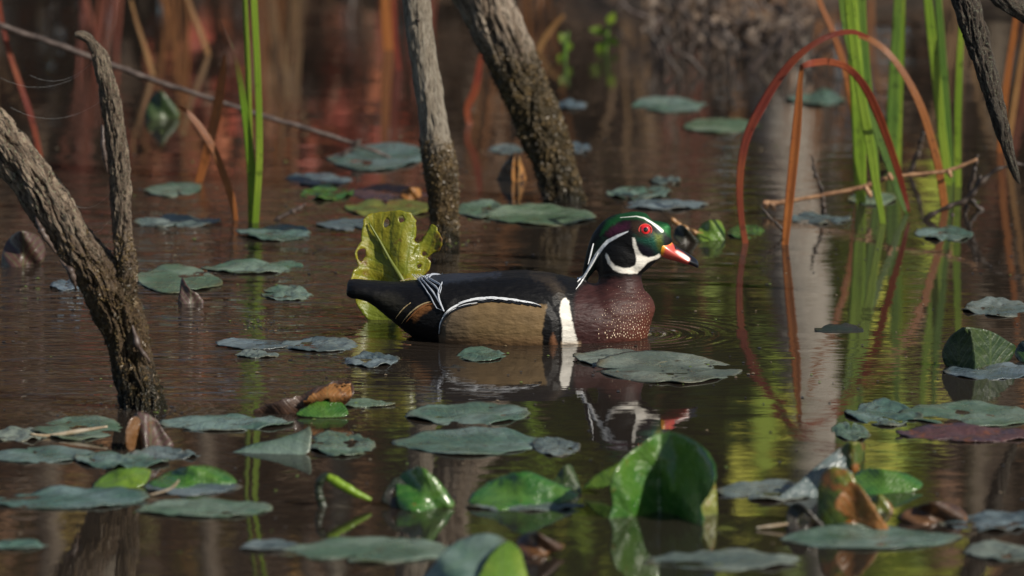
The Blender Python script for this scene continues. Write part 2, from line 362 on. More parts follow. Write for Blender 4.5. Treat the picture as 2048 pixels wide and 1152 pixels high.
def twig(name, pts, Y, mat, n=40, parent=None, loc=None, knob=0.15, sides=8, seed=0):
    C, R = px_curve(pts, Y, n); R = R*(1 + knob*pn(np.stack([np.arange(n)*0.45, np.full(n, seed*3.3+0.5), np.full(n, 0.5)], 1))*2)
    C = C + (knob*0.6*R[:, None])*np.stack([pn(np.stack([np.arange(n)*0.21, np.full(n, seed+k*9.1), np.full(n, .3)], 1)) for k in range(3)], 1)*3
    V, F = tube(C, R, sides); return mesh_obj(name, V, F, mat, loc=loc, parent=parent)

def trunk(name, pts, Y, mat, seed, parent, na=110, nl=190, amp=0.12, crack=0.16, freq=2.2):
    C, R = px_curve(pts, Y, nl); T, A, B = frames(C)
    L = np.concatenate([[0], np.cumsum(np.linalg.norm(np.diff(C, axis=0), axis=1))])
    th = np.linspace(0, 2*math.pi, na, endpoint=False)
    r0 = R.mean(); lt = np.broadcast_to((L/r0)[:, None], (nl, na)); twist = lt*0.10
    ct, st = np.cos(th[None]+twist), np.sin(th[None]+twist)
    q = np.stack([ct, st, lt], -1).reshape(-1, 3)
    big = fbm(q*np.array([1.1, 1.1, 0.55]) + seed*7.1, 3)
    wob = 0.35*fbm(q*np.array([1.5, 1.5, 0.5]) + seed*2.2, 3)[:, None]
    rid = fbm((q + wob)*np.array([freq*1.3, freq*1.3, 0.26]) + seed*3.7, 5, 0.62)
    crk = 1 - np.abs(fbm((q + wob)*np.array([freq, freq, 0.16]) + seed*5.3, 3, 0.5))*4.0
    crk2 = 1 - np.abs(fbm((q + wob)*np.array([freq*2.4, freq*2.4, 0.34]) + seed*8.3, 3, 0.5))*4.0
    chip = np.clip(fbm(q*np.array([2.2, 2.2, 0.9]) + seed*6.1, 4, 0.6)-0.12, 0, 1)
    fin = fbm(q*np.array([9, 9, 2.6]) + seed, 3)
    disp = amp*big*1.3 + amp*rid*0.8 - crack*np.clip(crk, 0, 1)**5 - 0.4*crack*np.clip(crk2, 0, 1)**4 - 0.5*crack*chip + 0.03*fin
    rr = (R[:, None]*(1 + disp.reshape(nl, na)))
    V = C[:, None] + A[:, None]*(rr*np.cos(th))[..., None] + B[:, None]*(rr*np.sin(th))[..., None]
    i = np.arange(nl*na).reshape(nl, na); j = np.roll(i, -1, 1)
    F = np.stack([i[:-1], j[:-1], j[1:], i[1:]], -1).reshape(-1, 4).tolist()
    V = V.reshape(-1, 3); V = np.concatenate([V, [C[0], C[-1] + T[-1]*R[-1]*0.3]]); nv = len(V)
    for a in range(na):
        b = (a+1) % na; F.append([b, a, nv-2]); F.append([(nl-1)*na+a, (nl-1)*na+b, nv-1])
    bark = np.concatenate([q, [[0, 0, 0], [0, 0, L[-1]/r0]]])
    o = mesh_obj(name, V, F, mat, parent=parent, attrs={'bark': ('FLOAT_VECTOR', bark)})
    return o, V
def fuzz(name, V, zlo, zhi, n, size, mat, parent, seed, power=1.0):
    """small wet moss tufts standing off a trunk's surface"""
    r = np.random.RandomState(seed); cand = V[(V[:, 2] > zlo) & (V[:, 2] < zhi)]
    w = 1 - np.abs((cand[:, 2]-zlo)/(zhi-zlo)*2-1)**3; w = w**power; c = cand[r.choice(len(cand), n, p=w/w.sum())]
    P, F = [], []
    for k in range(n):
        d = r.normal(size=3); d /= np.linalg.norm(d); e = np.cross(d, r.normal(size=3)); e /= np.linalg.norm(e); s = size*(0.4+r.rand()*1.0)
        b = len(P); P += [c[k]+d*s*0.9, c[k]-d*s*0.5+e*s*0.3, c[k]-d*s*0.5-e*s*0.3, c[k]+np.cross(d, e)*s*0.35]; F += [[b, b+1, b+3], [b, b+3, b+2], [b+1, b+2, b+3], [b, b+2, b+1]]
    o = mesh_obj(name, P, F, mat, parent=parent, smooth=False); o['kind'] = 'stuff'; return o

def blade(name, pts, Y, mat, parent=None, n=60, fold=0.5, loc=None, twist=0.0):
    """pts (px, py, half width px[, dY]); a folded grass blade with real thickness"""
    C, R = px_curve(pts, Y, n); T, A, B = frames(C); R = R*0.86
    tw = np.linspace(0, twist, n)[:, None]; A, B = A*np.cos(tw)+B*np.sin(tw), B*np.cos(tw)-A*np.sin(tw)
    us = np.array([-1, -0.55, 0, 0.55, 1]); prof = np.array([-0.10, 0.30, 0.62, 0.30, -0.10])*fold
    th = np.array([0.04, 0.16, 0.22, 0.16, 0.04])
    ring = [(u, p+t) for u, p, t in zip(us, prof, th)] + [(u, p-t) for u, p, t in list(zip(us, prof, th))[::-1]]
    ring = np.array(ring); k = len(ring)
    V = C[:, None] + A[:, None]*(R[:, None]*ring[:, 0])[..., None] + B[:, None]*(R[:, None]*-ring[:, 1])[..., None]
    i = np.arange(n*k).reshape(n, k); j = np.roll(i, -1, 1)
    F = np.stack([i[:-1], i[1:], j[1:], j[:-1]], -1).reshape(-1, 4).tolist() + [list(i[0]), list(i[-1][::-1])]
    al = np.repeat(np.linspace(0, 1, n), k); ac = np.tile(ring[:, 0], n)
    return mesh_obj(name, V.reshape(-1, 3), F, mat, loc=loc, parent=parent, attrs={'along': ('FLOAT', al), 'across': ('FLOAT', ac)})

# ------------------------------------------------------------------ leaves
def pad(x0, y0, x1, y1, mat, label, notch=None, seed=0, lift=0.0, wave=1.0, group=None, cat='lily pad', name='lily_pad'):
    """a floating spatterdock pad inside a picture box; built flat on the water at its true depth"""
    r = np.random.RandomState(seed + int(x0*3+y0*7)); cx, cy = (x0+x1)/2, (y0+y1)/2
    yn, yf = wY(y1), wY(y0); Yc = (yn+yf)/2; a = (x1-x0)/2*sc(Yc); b = (yf-yn)/2; X = water(cx, cy).x
    rot = math.radians(notch if notch is not None else r.uniform(0, 360)); nr, nt = 16, 96
    th = np.linspace(0, 2*math.pi, nt, endpoint=False); rel = (th - rot + math.pi) % (2*math.pi) - math.pi
    nd = r.choice([0.0, 0.0, 0.3, 0.62]); e3 = np.stack([np.cos(th)*1.3, np.sin(th)*1.3, np.full(nt, seed*1.7+r.rand()*9)], 1)
    edge = 0.97 - nd*np.exp(-(rel/0.09)**2) + 0.05*np.exp(-((np.abs(rel)-0.5)/0.3)**2) - 0.05*np.exp(-((np.abs(rel)-math.pi)/0.5)**2)
    edge = edge*(1 + 0.17*fbm(e3, 3, 0.4)) - 0.03*np.clip(fbm(e3*4.5, 3)-0.05, 0, 1) - r.choice([0, 0, 0.08, 0.2])*np.clip(pn(e3*2.6+7)-0.22, 0, 1)*3
    rad = np.linspace(0, 1, nr+1)[1:]**0.85
    R = rad[:, None]*edge[None]; lx, ly = R*np.cos(th)*1.06, R*np.sin(th); sk = r.uniform(-0.18, 0.18); ly = ly*(1-0.38*lx**2) + sk*lx*np.abs(lx)
    u = lx*math.cos(rot)+ly*math.sin(rot); w = -lx*math.sin(rot)+ly*math.cos(rot)
    nz = fbm(np.stack([lx.ravel()*1.7+seed, ly.ravel()*1.7, np.full(lx.size, r.rand()*20)], 1), 4).reshape(lx.shape)
    s = (a+b)/2; t0 = r.uniform(0.2, 2.9)
    z = 0.0012 + 0.0055*wave*nz + 0.0012*np.abs(w) + lift*s*np.clip(np.cos(th-t0)[None]-0.35, 0, 1)**1.3*rad[:, None]**2.5*1.6
    z = z + s*0.05*wave*np.clip(pn(np.stack([np.cos(th)*2.6, np.sin(th)*2.6, np.full(nt, seed+3.3)], 1)), -0.25, 1)[None]*rad[:, None]**4
    z = z - 0.0016*np.clip(np.abs(lx)-0.7, 0, 1)*3*(r.rand() < 0.6); z = np.maximum(z, -0.002)
    V = np.stack([X + a*lx, Yc + b*ly, z], -1).reshape(-1, 3)
    V = np.concatenate([V, [[X, Yc, 0.0014]]]); uv = np.concatenate([np.stack([w.ravel(), u.ravel()], 1), [[0, 0]]])
    i = np.arange(nr*nt).reshape(nr, nt); j = np.roll(i, -1, 1); F = np.stack([i[:-1], i[1:], j[1:], j[:-1]], -1).reshape(-1, 4).tolist()
    c = len(V)-1; F += [[c, i[0, q], j[0, q]] for q in range(nt)]
    # underside and rim
    n0 = len(V); Vb = V.copy(); Vb[:, 2] -= 0.0011
    Fb = [[q+n0 for q in f[::-1]] for f in F]; rim = [[i[-1, q], i[-1, q]+n0, j[-1, q]+n0, j[-1, q]] for q in range(nt)]
    o = mesh_obj(name, np.concatenate([V, Vb]), F+Fb+[[int(q) for q in f] for f in rim], mat, loc=(X, Yc, 0), uv=np.concatenate([uv, uv]))
    return tag(o, label, cat, group)

def inside(P, poly):
    x, y = P[:, 0], P[:, 1]; c = np.zeros(len(P), bool); n = len(poly)
    for i in range(n):
        (xa, ya), (xb, yb) = poly[i], poly[(i+1) % n]
        c ^= ((ya > y) != (yb > y)) & (x < (xb-xa)*(y-ya)/(yb-ya+1e-12)+xa)
    return c
def edge_dist(P, poly, closed=True):
    d = np.full(len(P), 1e9); n = len(poly)
    for i in range(n if closed else n-1):
        a, b = np.array(poly[i], float), np.array(poly[(i+1) % n], float); ab = b-a
        t = np.clip(((P-a)@ab)/(ab@ab+1e-12), 0, 1); d = np.minimum(d, np.linalg.norm(P-(a+t[:, None]*ab), axis=1))
    return d
def smooth_poly(poly, n=4, ragged=0.0, seed=0):
    P = np.array(poly, float); m = len(P); out = []
    for i in range(m):
        p0, p1, p2, p3 = P[i-1], P[i], P[(i+1) % m], P[(i+2) % m]
        for k in range(n):
            t = k/n; out.append(0.5*((2*p1)+(-p0+p2)*t+(2*p0-5*p1+4*p2-p3)*t*t+(-p0+3*p1-3*p2+p3)*t**3))
    out = np.array(out)
    if ragged: out = out + ragged*np.stack([fbm(np.stack([out[:, 0]*.11, out[:, 1]*.11, np.full(len(out), seed+k*5.5)], 1), 3) for k in (0, 1)], 1)
    return out
def sheet(name, poly, base_py, mat, depth, parent=None, holes=(), res=5.0, thick=0.0010, ragged=2.0, seed=0, loc=None, mid=None, flip=1.0):
    """an upstanding leaf: outline in picture pixels, its own depth Y from its foot on the water, shaped in depth by depth(u, v)"""
    Y = wY(base_py); O = smooth_poly(poly, 4, ragged, seed); Hs = [smooth_poly(h, 3, ragged*0.6, seed+2) for h in holes]
    lo, hi = O.min(0), O.max(0); g = np.stack(np.meshgrid(np.arange(lo[0], hi[0], res), np.arange(lo[1], hi[1], res)), -1).reshape(-1, 2)
    g = g + np.random.RandomState(seed).uniform(-0.25, 0.25, g.shape)*res
    k = inside(g, O) & (edge_dist(g, O) > res*0.5)
    for h in Hs: k &= ~inside(g, h) & (edge_dist(g, h) > res*0.5)
    g = g[k]; pts = [O] + Hs + [g]; E, b = [], 0
    for L in [O]+Hs:
        E += [(b+q, b+(q+1) % len(L)) for q in range(len(L))]; b += len(L)
    vs, _, fs, *_ = delaunay_2d_cdt([Vector(map(float, p)) for p in np.concatenate(pts)], E, [], 0, 1e-4)
    P2 = np.array([(v.x, v.y) for v in vs]); fs = np.array([f for f in fs if len(f) == 3]); ce = P2[fs].mean(1); k = inside(ce, O)
    for h in Hs: k &= ~inside(ce, h)
    fs = fs[k]; u = (P2[:, 0]-lo[0])/(hi[0]-lo[0]); v = (hi[1]-P2[:, 1])/(hi[1]-lo[1]); dy = depth(u, v)
    dy = dy + 0.0025*fbm(np.stack([P2[:, 0]*.03, P2[:, 1]*.03, np.full(len(P2), seed+.5)], 1), 3)
    V = np.array([at(p[0], p[1], Y+q) for p, q in zip(P2, dy)])
    if mid is None: mid = ((lo[0]+hi[0])/2, hi[1], (lo[0]+hi[0])/2, lo[1])
    a = np.array(mid[:2]); d = np.array(mid[2:])-a; Lm = np.linalg.norm(d); d = d/Lm; r = P2-a
    uv = np.stack([(r[:, 0]*d[1]-r[:, 1]*d[0])/Lm, (r@d)/Lm], 1)
    a0, b0, c0 = V[fs[:, 0]], V[fs[:, 1]], V[fs[:, 2]]; nn = np.cross(b0-a0, c0-a0); bad = nn[:, 1] > 0; fs[bad] = fs[bad][:, ::-1]
    N = np.zeros_like(V); nn = np.cross(V[fs[:, 1]]-V[fs[:, 0]], V[fs[:, 2]]-V[fs[:, 0]])
    for q in range(3): np.add.at(N, fs[:, q], nn)
    N /= np.linalg.norm(N, axis=1)[:, None]+1e-12
    n0 = len(V); V2 = np.concatenate([V, V-N*thick]); F = fs.tolist() + (fs[:, ::-1]+n0).tolist()
    cnt = {}
    for f in fs.tolist():
        for q in range(3): e = (f[q], f[(q+1) % 3]); cnt[e] = cnt.get(e, 0)+1
    F += [[e[1], e[0], e[0]+n0, e[1]+n0] for e in cnt if (e[1], e[0]) not in cnt]
    if loc is None and parent is None: loc = (float(V[:, 0].mean()), Y, 0)
    return mesh_obj(name, V2, F, mat, loc=loc, parent=parent, uv=np.concatenate([uv, uv]))
def foot(px, py): p = water(px, py); return (p.x, p.y, 0)

# ------------------------------------------------------------------ the duck
def build_duck():
    YD = wY(672); S = sc(YD)
    o0 = at(1040, 672, YD); root = thing('wood_duck', (o0.x, YD, 0), 'drake wood duck swimming, green crested head, red eye, maroon speckled breast, tan flank', 'duck')
    parts = []
    def loft(st, n=28, ex=2.0):
        """st: (px, centre py, half height px, half width px); rings perpendicular to the centre line in the duck's own plane"""
        C = np.array([at(s[0], s[1], YD) for s in st]); Rz = np.array([s[2]*S for s in st]); Ry = np.array([s[3]*S for s in st])
        Q = spline(np.concatenate([C, Rz[:, None], Ry[:, None]], 1), 48); C, Rz, Ry = Q[:, :3], np.maximum(Q[:, 3], 0.0006), np.maximum(Q[:, 4], 0.0006)
        T = np.gradient(C, axis=0); T[:, 1] = 0; T /= np.linalg.norm(T, axis=1)[:, None]; N = np.stack([-T[:, 2], 0*T[:, 0], T[:, 0]], 1)
        th = np.linspace(0, 2*math.pi, n, endpoint=False); c, s = np.cos(th), np.sin(th)
        c = np.sign(c)*np.abs(c)**(2/ex); s = np.sign(s)*np.abs(s)**(2/ex)
        V = C[:, None] + N[:, None]*(Rz[:, None]*s)[..., None] + np.array([0, 1.0, 0])*(Ry[:, None]*c)[..., None]
        F = []; m = len(C)
        for i in range(m-1):
            for j in range(n): a, b = i*n+j, i*n+(j+1) % n; F.append([a, b, b+n, a+n])
        F.append(list(range(n))[::-1]); F.append([(m-1)*n+j for j in range(n)])
        parts.append((V.reshape(-1, 3), F))
    # trunk with tail: top and bottom outline
    body = [(694, 560, 592, 34), (702, 558, 595, 44), (740, 561, 603, 52), (785, 562, 634, 62), (830, 556, 668, 80), (880, 551, 698, 97), (950, 549, 722, 112),
            (1030, 544, 732, 120), (1100, 547, 734, 118), (1160, 562, 732, 108), (1215, 575, 724, 92), (1260, 585, 712, 72), (1288, 600, 698, 47), (1300, 622, 682, 20)]
    loft([(p, (t+b)/2, (b-t)/2, w) for p, t, b, w in body], ex=2.15)
    loft([(1190, 690, 88, 80), (1216, 640, 78, 78), (1232, 606, 62, 62), (1239, 580, 50, 48), (1240, 556, 43, 38), (1240, 535, 46, 38), (1246, 505, 50, 40), (1258, 480, 40, 36)])
    # breast swell
    loft([(1180, 635, 62, 84), (1215, 634, 74, 88), (1250, 634, 70, 76), (1280, 636, 56, 56), (1297, 640, 36, 34), (1301, 642, 14, 14)])
    # head: skull, crown and chin
    loft([(1200, 478, 14, 12), (1216, 474, 34, 26), (1240, 474, 46, 36), (1270, 474, 51.5, 42), (1298, 476, 47, 39), (1316, 472, 38, 29), (1331, 463, 25, 17), (1338, 459, 15, 9), (1342, 459, 6, 4)], ex=2.1)
    loft([(1215, 520, 24, 24), (1240, 520, 32, 33), (1270, 516, 33, 36), (1298, 506, 25, 30), (1320, 502, 14, 20)])
    # hanging crest
    loft([(1262, 452, 28, 30), (1232, 460, 30, 30), (1210, 478, 27, 25), (1196, 500, 22, 19), (1184, 524, 16, 13), (1173, 548, 10, 8), (1163, 568, 4.5, 4), (1159, 576, 1.5, 1.5)])
    V, F = [], []
    for v, f in parts:
        b = sum(len(x) for x in V); V.append(v); F += [[q+b for q in g] for g in f]
    tmp_me = bpy.data.meshes.new('tmp'); tmp_me.from_pydata(np.concatenate(V).tolist(), [], F); tmp = bpy.data.objects.new('tmp', tmp_me); col.objects.link(tmp)
    md = tmp.modifiers.new('r', 'REMESH'); md.mode = 'VOXEL'; md.voxel_size = 0.0021
    sm = tmp.modifiers.new('s', 'SMOOTH'); sm.factor = 0.5; sm.iterations = 9
    sb = tmp.modifiers.new('u', 'SUBSURF'); sb.levels = 1; sb.render_levels = 1
    dg = bpy.context.evaluated_depsgraph_get(); ev = tmp.evaluated_get(dg); me = bpy.data.meshes.new_from_object(ev)
    bpy.data.objects.remove(tmp)
    n = len(me.vertices); P = np.zeros(n*3); me.vertices.foreach_get('co', P); P = P.reshape(-1, 3)
    Nn = np.zeros(n*3); me.vertices.foreach_get('normal', Nn); Nn = Nn.reshape(-1, 3)
    def near(Pw): Q = Pw.copy(); Q[:, 1] = YD - np.abs(Q[:, 1]-YD); return Q      # both sides of the bird carry the same plumage
    uv = project(near(P))
    # folded wing and flank feathers stand proud of the body
    wing = [(838, 556), (880, 560), (960, 560), (1050, 556), (1110, 565), (1128, 590), (1105, 606), (1040, 600), (960, 597), (915, 606), (893, 625), (870, 590)]
    flank = [(884, 690), (886, 650), (900, 625), (930, 608), (965, 601), (1040, 606), (1092, 611), (1110, 640), (1112, 720), (884, 720)]
    def soft(poly, f, jit=0.0):
        q = uv + jit*np.stack([fbm(np.stack([uv[:, 0]*.16, uv[:, 1]*.16, np.full(n, k*4.4)], 1), 3) for k in (0, 1)], 1) if jit else uv
        d = edge_dist(q, poly)*np.where(inside(q, poly), 1, -1); return np.clip(0.5 + d/f, 0, 1)
    side = np.clip(np.abs(P[:, 1]-YD)/0.03, 0, 1)
    P = P + Nn*((0.0045*soft(wing, 16) + 0.0035*soft(flank, 14))*side)[:, None]
    # barbs: faint overlapping feather relief
    P = P + Nn*(0.0006*fbm(np.stack([uv[:, 0]*0.05, uv[:, 1]*0.16, np.zeros(n)], 1), 3)*(uv[:, 1] > 540))[:, None]
    uv = project(near(P))
    C = np.zeros((n, 4)); C[:, :3] = (0.0040, 0.0038, 0.0042); C[:, 3] = 0
    def put(mask, rgb, a=None):
        m_ = mask[:, None]; rgb = np.asarray(rgb, float); C[:, :3] = C[:, :3]*(1-m_) + (rgb if rgb.ndim == 2 else rgb[None])*m_
        if a is not None: C[:, 3] = C[:, 3]*(1-mask) + a*mask
    nz = fbm(np.stack([uv[:, 0]*.05, uv[:, 1]*.05, np.zeros(n)], 1), 4); stre = fbm(np.stack([uv[:, 0]*.09+uv[:, 1]*.22, uv[:, 1]*.05-uv[:, 0]*.02, np.ones(n)*3], 1), 4)
    # back: slate grey-blue tertials
    put(soft([(826, 550), (845, 541), (880, 547), (960, 546), (1010, 541), (1000, 552), (930, 561), (885, 566), (860, 558)], 10, 6)*0.9, (0.022, 0.028, 0.042))
    put(soft([(1060, 548), (1105, 552), (1130, 580), (1122, 600), (1095, 570)], 14, 8)*0.7, (0.045, 0.033, 0.022))
    put(soft([(752, 592), (790, 590), (815, 615), (800, 640), (780, 622)], 20, 8)*0.35, (0.05, 0.045, 0.03))
    # breast
    front = np.clip((uv[:, 0]-1190)/110, 0, 1)*np.clip((uv[:, 1]-560)/110, 0, 1)
    mar = np.array([0.034, 0.0125, 0.012])[None]*(1-front[:, None]) + np.array([0.090, 0.026, 0.014])[None]*front[:, None]
    mar = mar*(1 + 0.55*stre[:, None])
    put(soft([(1150, 590), (1166, 572), (1195, 556), (1235, 556), (1275, 552), (1330, 590), (1330, 760), (1140, 760), (1146, 650)], 9, 5), mar)
    # flank
    ver = pn(np.stack([uv[:, 0]*.42, uv[:, 1]*1.2, np.zeros(n)], 1))
    rear = np.clip((960-uv[:, 0])/90, 0, 1)[:, None]; buff = (np.array([0.165, 0.108, 0.050])[None]*(1-rear) + np.array([0.092, 0.074, 0.056])[None]*rear)*(1 + 0.16*ver + 0.22*nz)[:, None]
    low = np.clip((uv[:, 1]-668)/26, 0, 1)[:, None]; buff = buff*(1-low*0.5) + np.array([0.20, 0.10, 0.05])[None]*low*0.5
    put(soft([(877, 760), (878, 672), (884, 645), (905, 622), (930, 609), (965, 602), (1040, 606), (1094, 610), (1088, 640), (1084, 665), (1090, 760)], 3.5, 3), buff)
    put(soft([(1100, 680), (1106, 666), (1112, 682), (1120, 704), (1118, 760), (1096, 760)], 6, 4), (0.13, 0.058, 0.028))
    # white shoulder bar
    put(soft([(1122, 602), (1130, 596), (1138, 601), (1141, 625), (1147, 655), (1157, 690), (1160, 760), (1126, 760), (1124, 690), (1125, 655), (1119, 625)], 3, 2.5), (0.78, 0.74, 0.66))
    put(soft([(1100, 685), (1170, 685), (1170, 760), (1100, 760)], 10)*soft([(1122, 640), (1160, 640), (1165, 760), (1122, 760)], 4)*0.6, (0.72, 0.52, 0.33))
    # rusty rump side streaks
    put(soft([(822, 632), (845, 612), (868, 604), (868, 614), (846, 628), (828, 646)], 6, 4), (0.17, 0.070, 0.022))
    # head
    hp = uv[:, 1] < 560
    put(soft([(1200, 470), (1215, 440), (1250, 424), (1290, 418), (1330, 428), (1350, 455), (1345, 475), (1325, 463), (1300, 445), (1272, 436), (1240, 440), (1215, 458)], 8, 3)*hp, (0.014, 0.085, 0.026), 0.55)
    put(soft([(1270, 470), (1300, 472), (1322, 466), (1328, 510), (1312, 508), (1290, 492), (1272, 480)], 14, 3)*hp, (0.010, 0.060, 0.040), 0.5)
    put(soft([(1308, 466), (1324, 470), (1327, 508), (1316, 500)], 8, 3)*hp*0.8, (0.075, 0.085, 0.012), 0.5)
    put(soft([(1275, 486), (1300, 490), (1316, 505), (1295, 515), (1278, 508)], 12, 3)*hp*0.85, (0.010, 0.008, 0.016), 0.2)
    put(soft([(1212, 468), (1228, 452), (1256, 444), (1258, 456), (1240, 466), (1222, 476)], 12, 4)*hp*0.9, (0.060, 0.014, 0.034), 0.4)
    put(soft([(1262, 440), (1290, 442), (1306, 452), (1300, 474), (1276, 474), (1264, 460)], 8, 3)*hp*0.6, (0.040, 0.020, 0.010), 0.2)
    put(soft([(1172, 560), (1180, 520), (1192, 485), (1206, 470), (1214, 478), (1200, 510), (1186, 545)], 8, 3)*hp*0.5, (0.010, 0.030, 0.022), 0.4)
    Z = lambda L: [(1080+x/3.841, 400+y/3.841) for x, y in L]
    thr = Z([(710, 290), (728, 292), (742, 345), (756, 385), (785, 425), (830, 442), (880, 430), (915, 413), (945, 432), (900, 452), (860, 464), (822, 482), (796, 515), (745, 566), (700, 567), (620, 562), (562, 534), (520, 485), (500, 425), (508, 408), (522, 420), (540, 465), (580, 506), (640, 524), (690, 520), (728, 500), (742, 470), (735, 420), (712, 340)])
    put(soft(thr, 2.4, 1.2)*hp, (0.80, 0.76, 0.68), 0)
    def stripe(L, w):
        d = np.full(n, 1e9)
        for i in range(len(L)-1):
            a, b = np.array(L[i], float), np.array(L[i+1], float); ab = b-a; t = np.clip(((uv-a)@ab)/(ab@ab), 0, 1)
            d = np.minimum(d, np.linalg.norm(uv-(a+t[:, None]*ab), axis=1) - (w[i]*(1-t)+w[i+1]*t))
        return np.clip(0.5 - d/1.6, 0, 1)
    put(stripe([(1241, 435), (1273, 432.5), (1288, 436), (1304, 445.5), (1314, 453), (1324, 462)], [0.4, 0.9, 1.5, 2.2, 3.0, 3.2])*hp, (0.75, 0.76, 0.70), 0)
    put(stripe([(1256, 463), (1236, 471.6), (1215, 483), (1205, 494), (1192, 512), (1180, 533)], [0.8, 2.6, 3.4, 3.2, 3.8, 3.0])*hp, (0.72, 0.75, 0.78), 0)
    put(np.clip((uv[:, 1]-712)/14, 0, 1), (0.5, 0.45, 0.38))
    C[:, :3] = np.clip(C[:, :3], 0.003, 0.9)
    me.vertices.foreach_set('co', (P - np.array([o0.x, YD, 0])).ravel())
    a = me.attributes.new('Col', 'FLOAT_COLOR', 'POINT'); a.data.foreach_set('color', C.astype(np.float32).ravel())
    me.polygons.foreach_set('use_smooth', [True]*len(me.polygons)); me.update()
    m = NT('duck_plumage'); at_ = m.attr('Col'); g = m.n('TexCoord')
    m.l(at_.outputs['Color'], m.b.inputs['Base Color']); m.l(at_.outputs['Alpha'], m.b.inputs['Metallic'])
    m.b.inputs['Sheen Weight'].default_value = 0.0; m.b.inputs['Specular IOR Level'].default_value = 0.22
    mp = m.n('Mapping'); mp.inputs['Scale'].default_value = (0.35, 1, 1.0); mp.inputs['Rotation'].default_value = (0, math.radians(25), 0); m.l(g.outputs['Object'], mp.inputs[0])
    nn = m.noise(mp.outputs[0], 420, 3, 0.6)
    mf = m.n('Mapping'); mf.inputs['Scale'].default_value = (0.55, 0.8, 1.0); m.l(g.outputs['Object'], mf.inputs[0])
    ad = m.n('VectorMath', operation='ADD'); m.l(mf.outputs[0], ad.inputs[0]); m.l(m.math('MULTIPLY', m.noise(mf.outputs[0], 60, 2), 0.006), ad.inputs[1])
    vf = m.n('TexVoronoi'); vf.inputs['Scale'].default_value = 105; m.l(ad.outputs[0], vf.inputs['Vector'])
    hgt = m.math('ADD', m.math('MULTIPLY', nn, 0.8), m.math('MULTIPLY', vf.outputs['Distance'], -0.55))
    m.l(m.bump(hgt, 0.0013, 0.7), m.b.inputs['Normal'])
    bb = m.math('MULTIPLY_ADD', m.math('SUBTRACT', vf.outputs['Distance'], 0.35), -0.55, 1.0)
    m.l(m.mix(1.0, at_.outputs['Color'], m.mix(bb, (0.35, 0.35, 0.35), (1.0, 1.0, 1.0)), 'MULTIPLY'), m.b.inputs['Base Color'])
    m.l(m.math('MULTIPLY_ADD', nn, 0.3, 0.36), m.b.inputs['Roughness'])
    me.materials.clear(); me.materials.append(m.m)
    body_o = bpy.data.objects.new('body', me); link(body_o, root)
    bvh = BVHTree.FromPolygons([Vector(p) for p in P], [list(p.vertices) for p in me.polygons])
    camv = Vector((0, 0, H))
    def hit(px, py, off=0.0008):
        h, nrm, _, _ = bvh.ray_cast(camv, ray(px, py).normalized())
        if h is None: h = at(px, py, YD); nrm = Vector((0, -1, 0))
        return h + nrm*off, nrm
    def mirror(V): W = np.array(V, float); W[:, 1] = 2*YD - W[:, 1]; return W
    def both(name, V, F, mat, parent=root, **k):
        a_ = mesh_obj(name, V, F, mat, parent=parent, **k); b_ = mesh_obj(name, mirror(V), [f[::-1] for f in F], mat, parent=parent, **k); return a_, b_
    fm = lambda nme, c, r=0.5: plain(nme, tuple(x*0.85 for x in c), c, 300, r, 0.0004)
    white = fm('feather_white', (0.74, 0.76, 0.78)); grey = fm('feather_blue_grey', (0.34, 0.37, 0.42)); black = fm('feather_black', (0.008, 0.008, 0.010), 0.4)
    rust = fm('feather_rust', (0.22, 0.085, 0.025)); cream = fm('feather_cream', (0.42, 0.32, 0.17))
    def strip(pts, w, off=0.0012, k=22, free=False):
        """a narrow feather laid on the body along picture points"""
        Q = spline([(x, y, 0) for x, y in pts], k); t = np.linspace(0, 1, k); W = np.interp(t, np.linspace(0, 1, len(w)), w)
        T = np.gradient(Q[:, :2], axis=0); T /= np.linalg.norm(T, axis=1)[:, None]; Nq = np.stack([-T[:, 1], T[:, 0]], 1)
        rows = []
        for s_, lift in ((-1, 0.0), (-0.4, 1.0), (0.4, 1.0), (1, 0.0)):
            for i in range(k):
                x, y = Q[i, :2] + Nq[i]*W[i]*s_
                if free: p = at(x, y, YD - 0.004 - 0.004*(1-t[i])) + Vector((0, -0.0012*lift, 0))
                else: p, _ = hit(x, y, off*(0.25+lift))
                rows.append(p)
        V = np.array(rows); F = [[c_*k+i, c_*k+i+1, (c_+1)*k+i+1, (c_+1)*k+i] for c_ in range(3) for i in range(k-1)]
        return V, F
    # white edged flank plumes along the wing
    arc = [(879, 668), (881, 648), (890, 630), (904, 618), (922, 609), (942, 603), (962, 600), (985, 599), (1010, 600.5), (1035, 603), (1060, 606), (1084, 609)]
    A = spline([(x, y, 0) for x, y in arc], 100)[:, :2]
    for s_, e_, w_, dyy in ((0, 40, 1.1, -1.5), (2, 46, 0.9, 2.5), (14, 52, 1.7, -3.5), (30, 56, 2.0, -4.5), (40, 64, 2.5, -4.5), (52, 73, 2.7, -4.5), (61, 81, 2.6, -4), (70, 88, 2.3, -3.5), (79, 94, 1.9, -2.5), (86, 98, 1.3, -1.5)):
        seg = [(A[i][0], A[i][1] + 4.6*(q/6.0)**2 + dyy*(1-q/6.0*0.5)) for q, i in enumerate(np.linspace(s_, e_, 7).astype(int))]
        both('flank_feather', *strip(seg, [0.3, w_*0.8, w_*1.1, w_*1.1, w_*0.8, 0.2], 0.0013), white)
        seg2 = [(x+2, y+w_+1.6) for x, y in seg]
        both('flank_feather_edge', *strip(seg2, [0.2, 1.0, 1.4, 1.6, 1.6, 0.6], 0.0016), black)
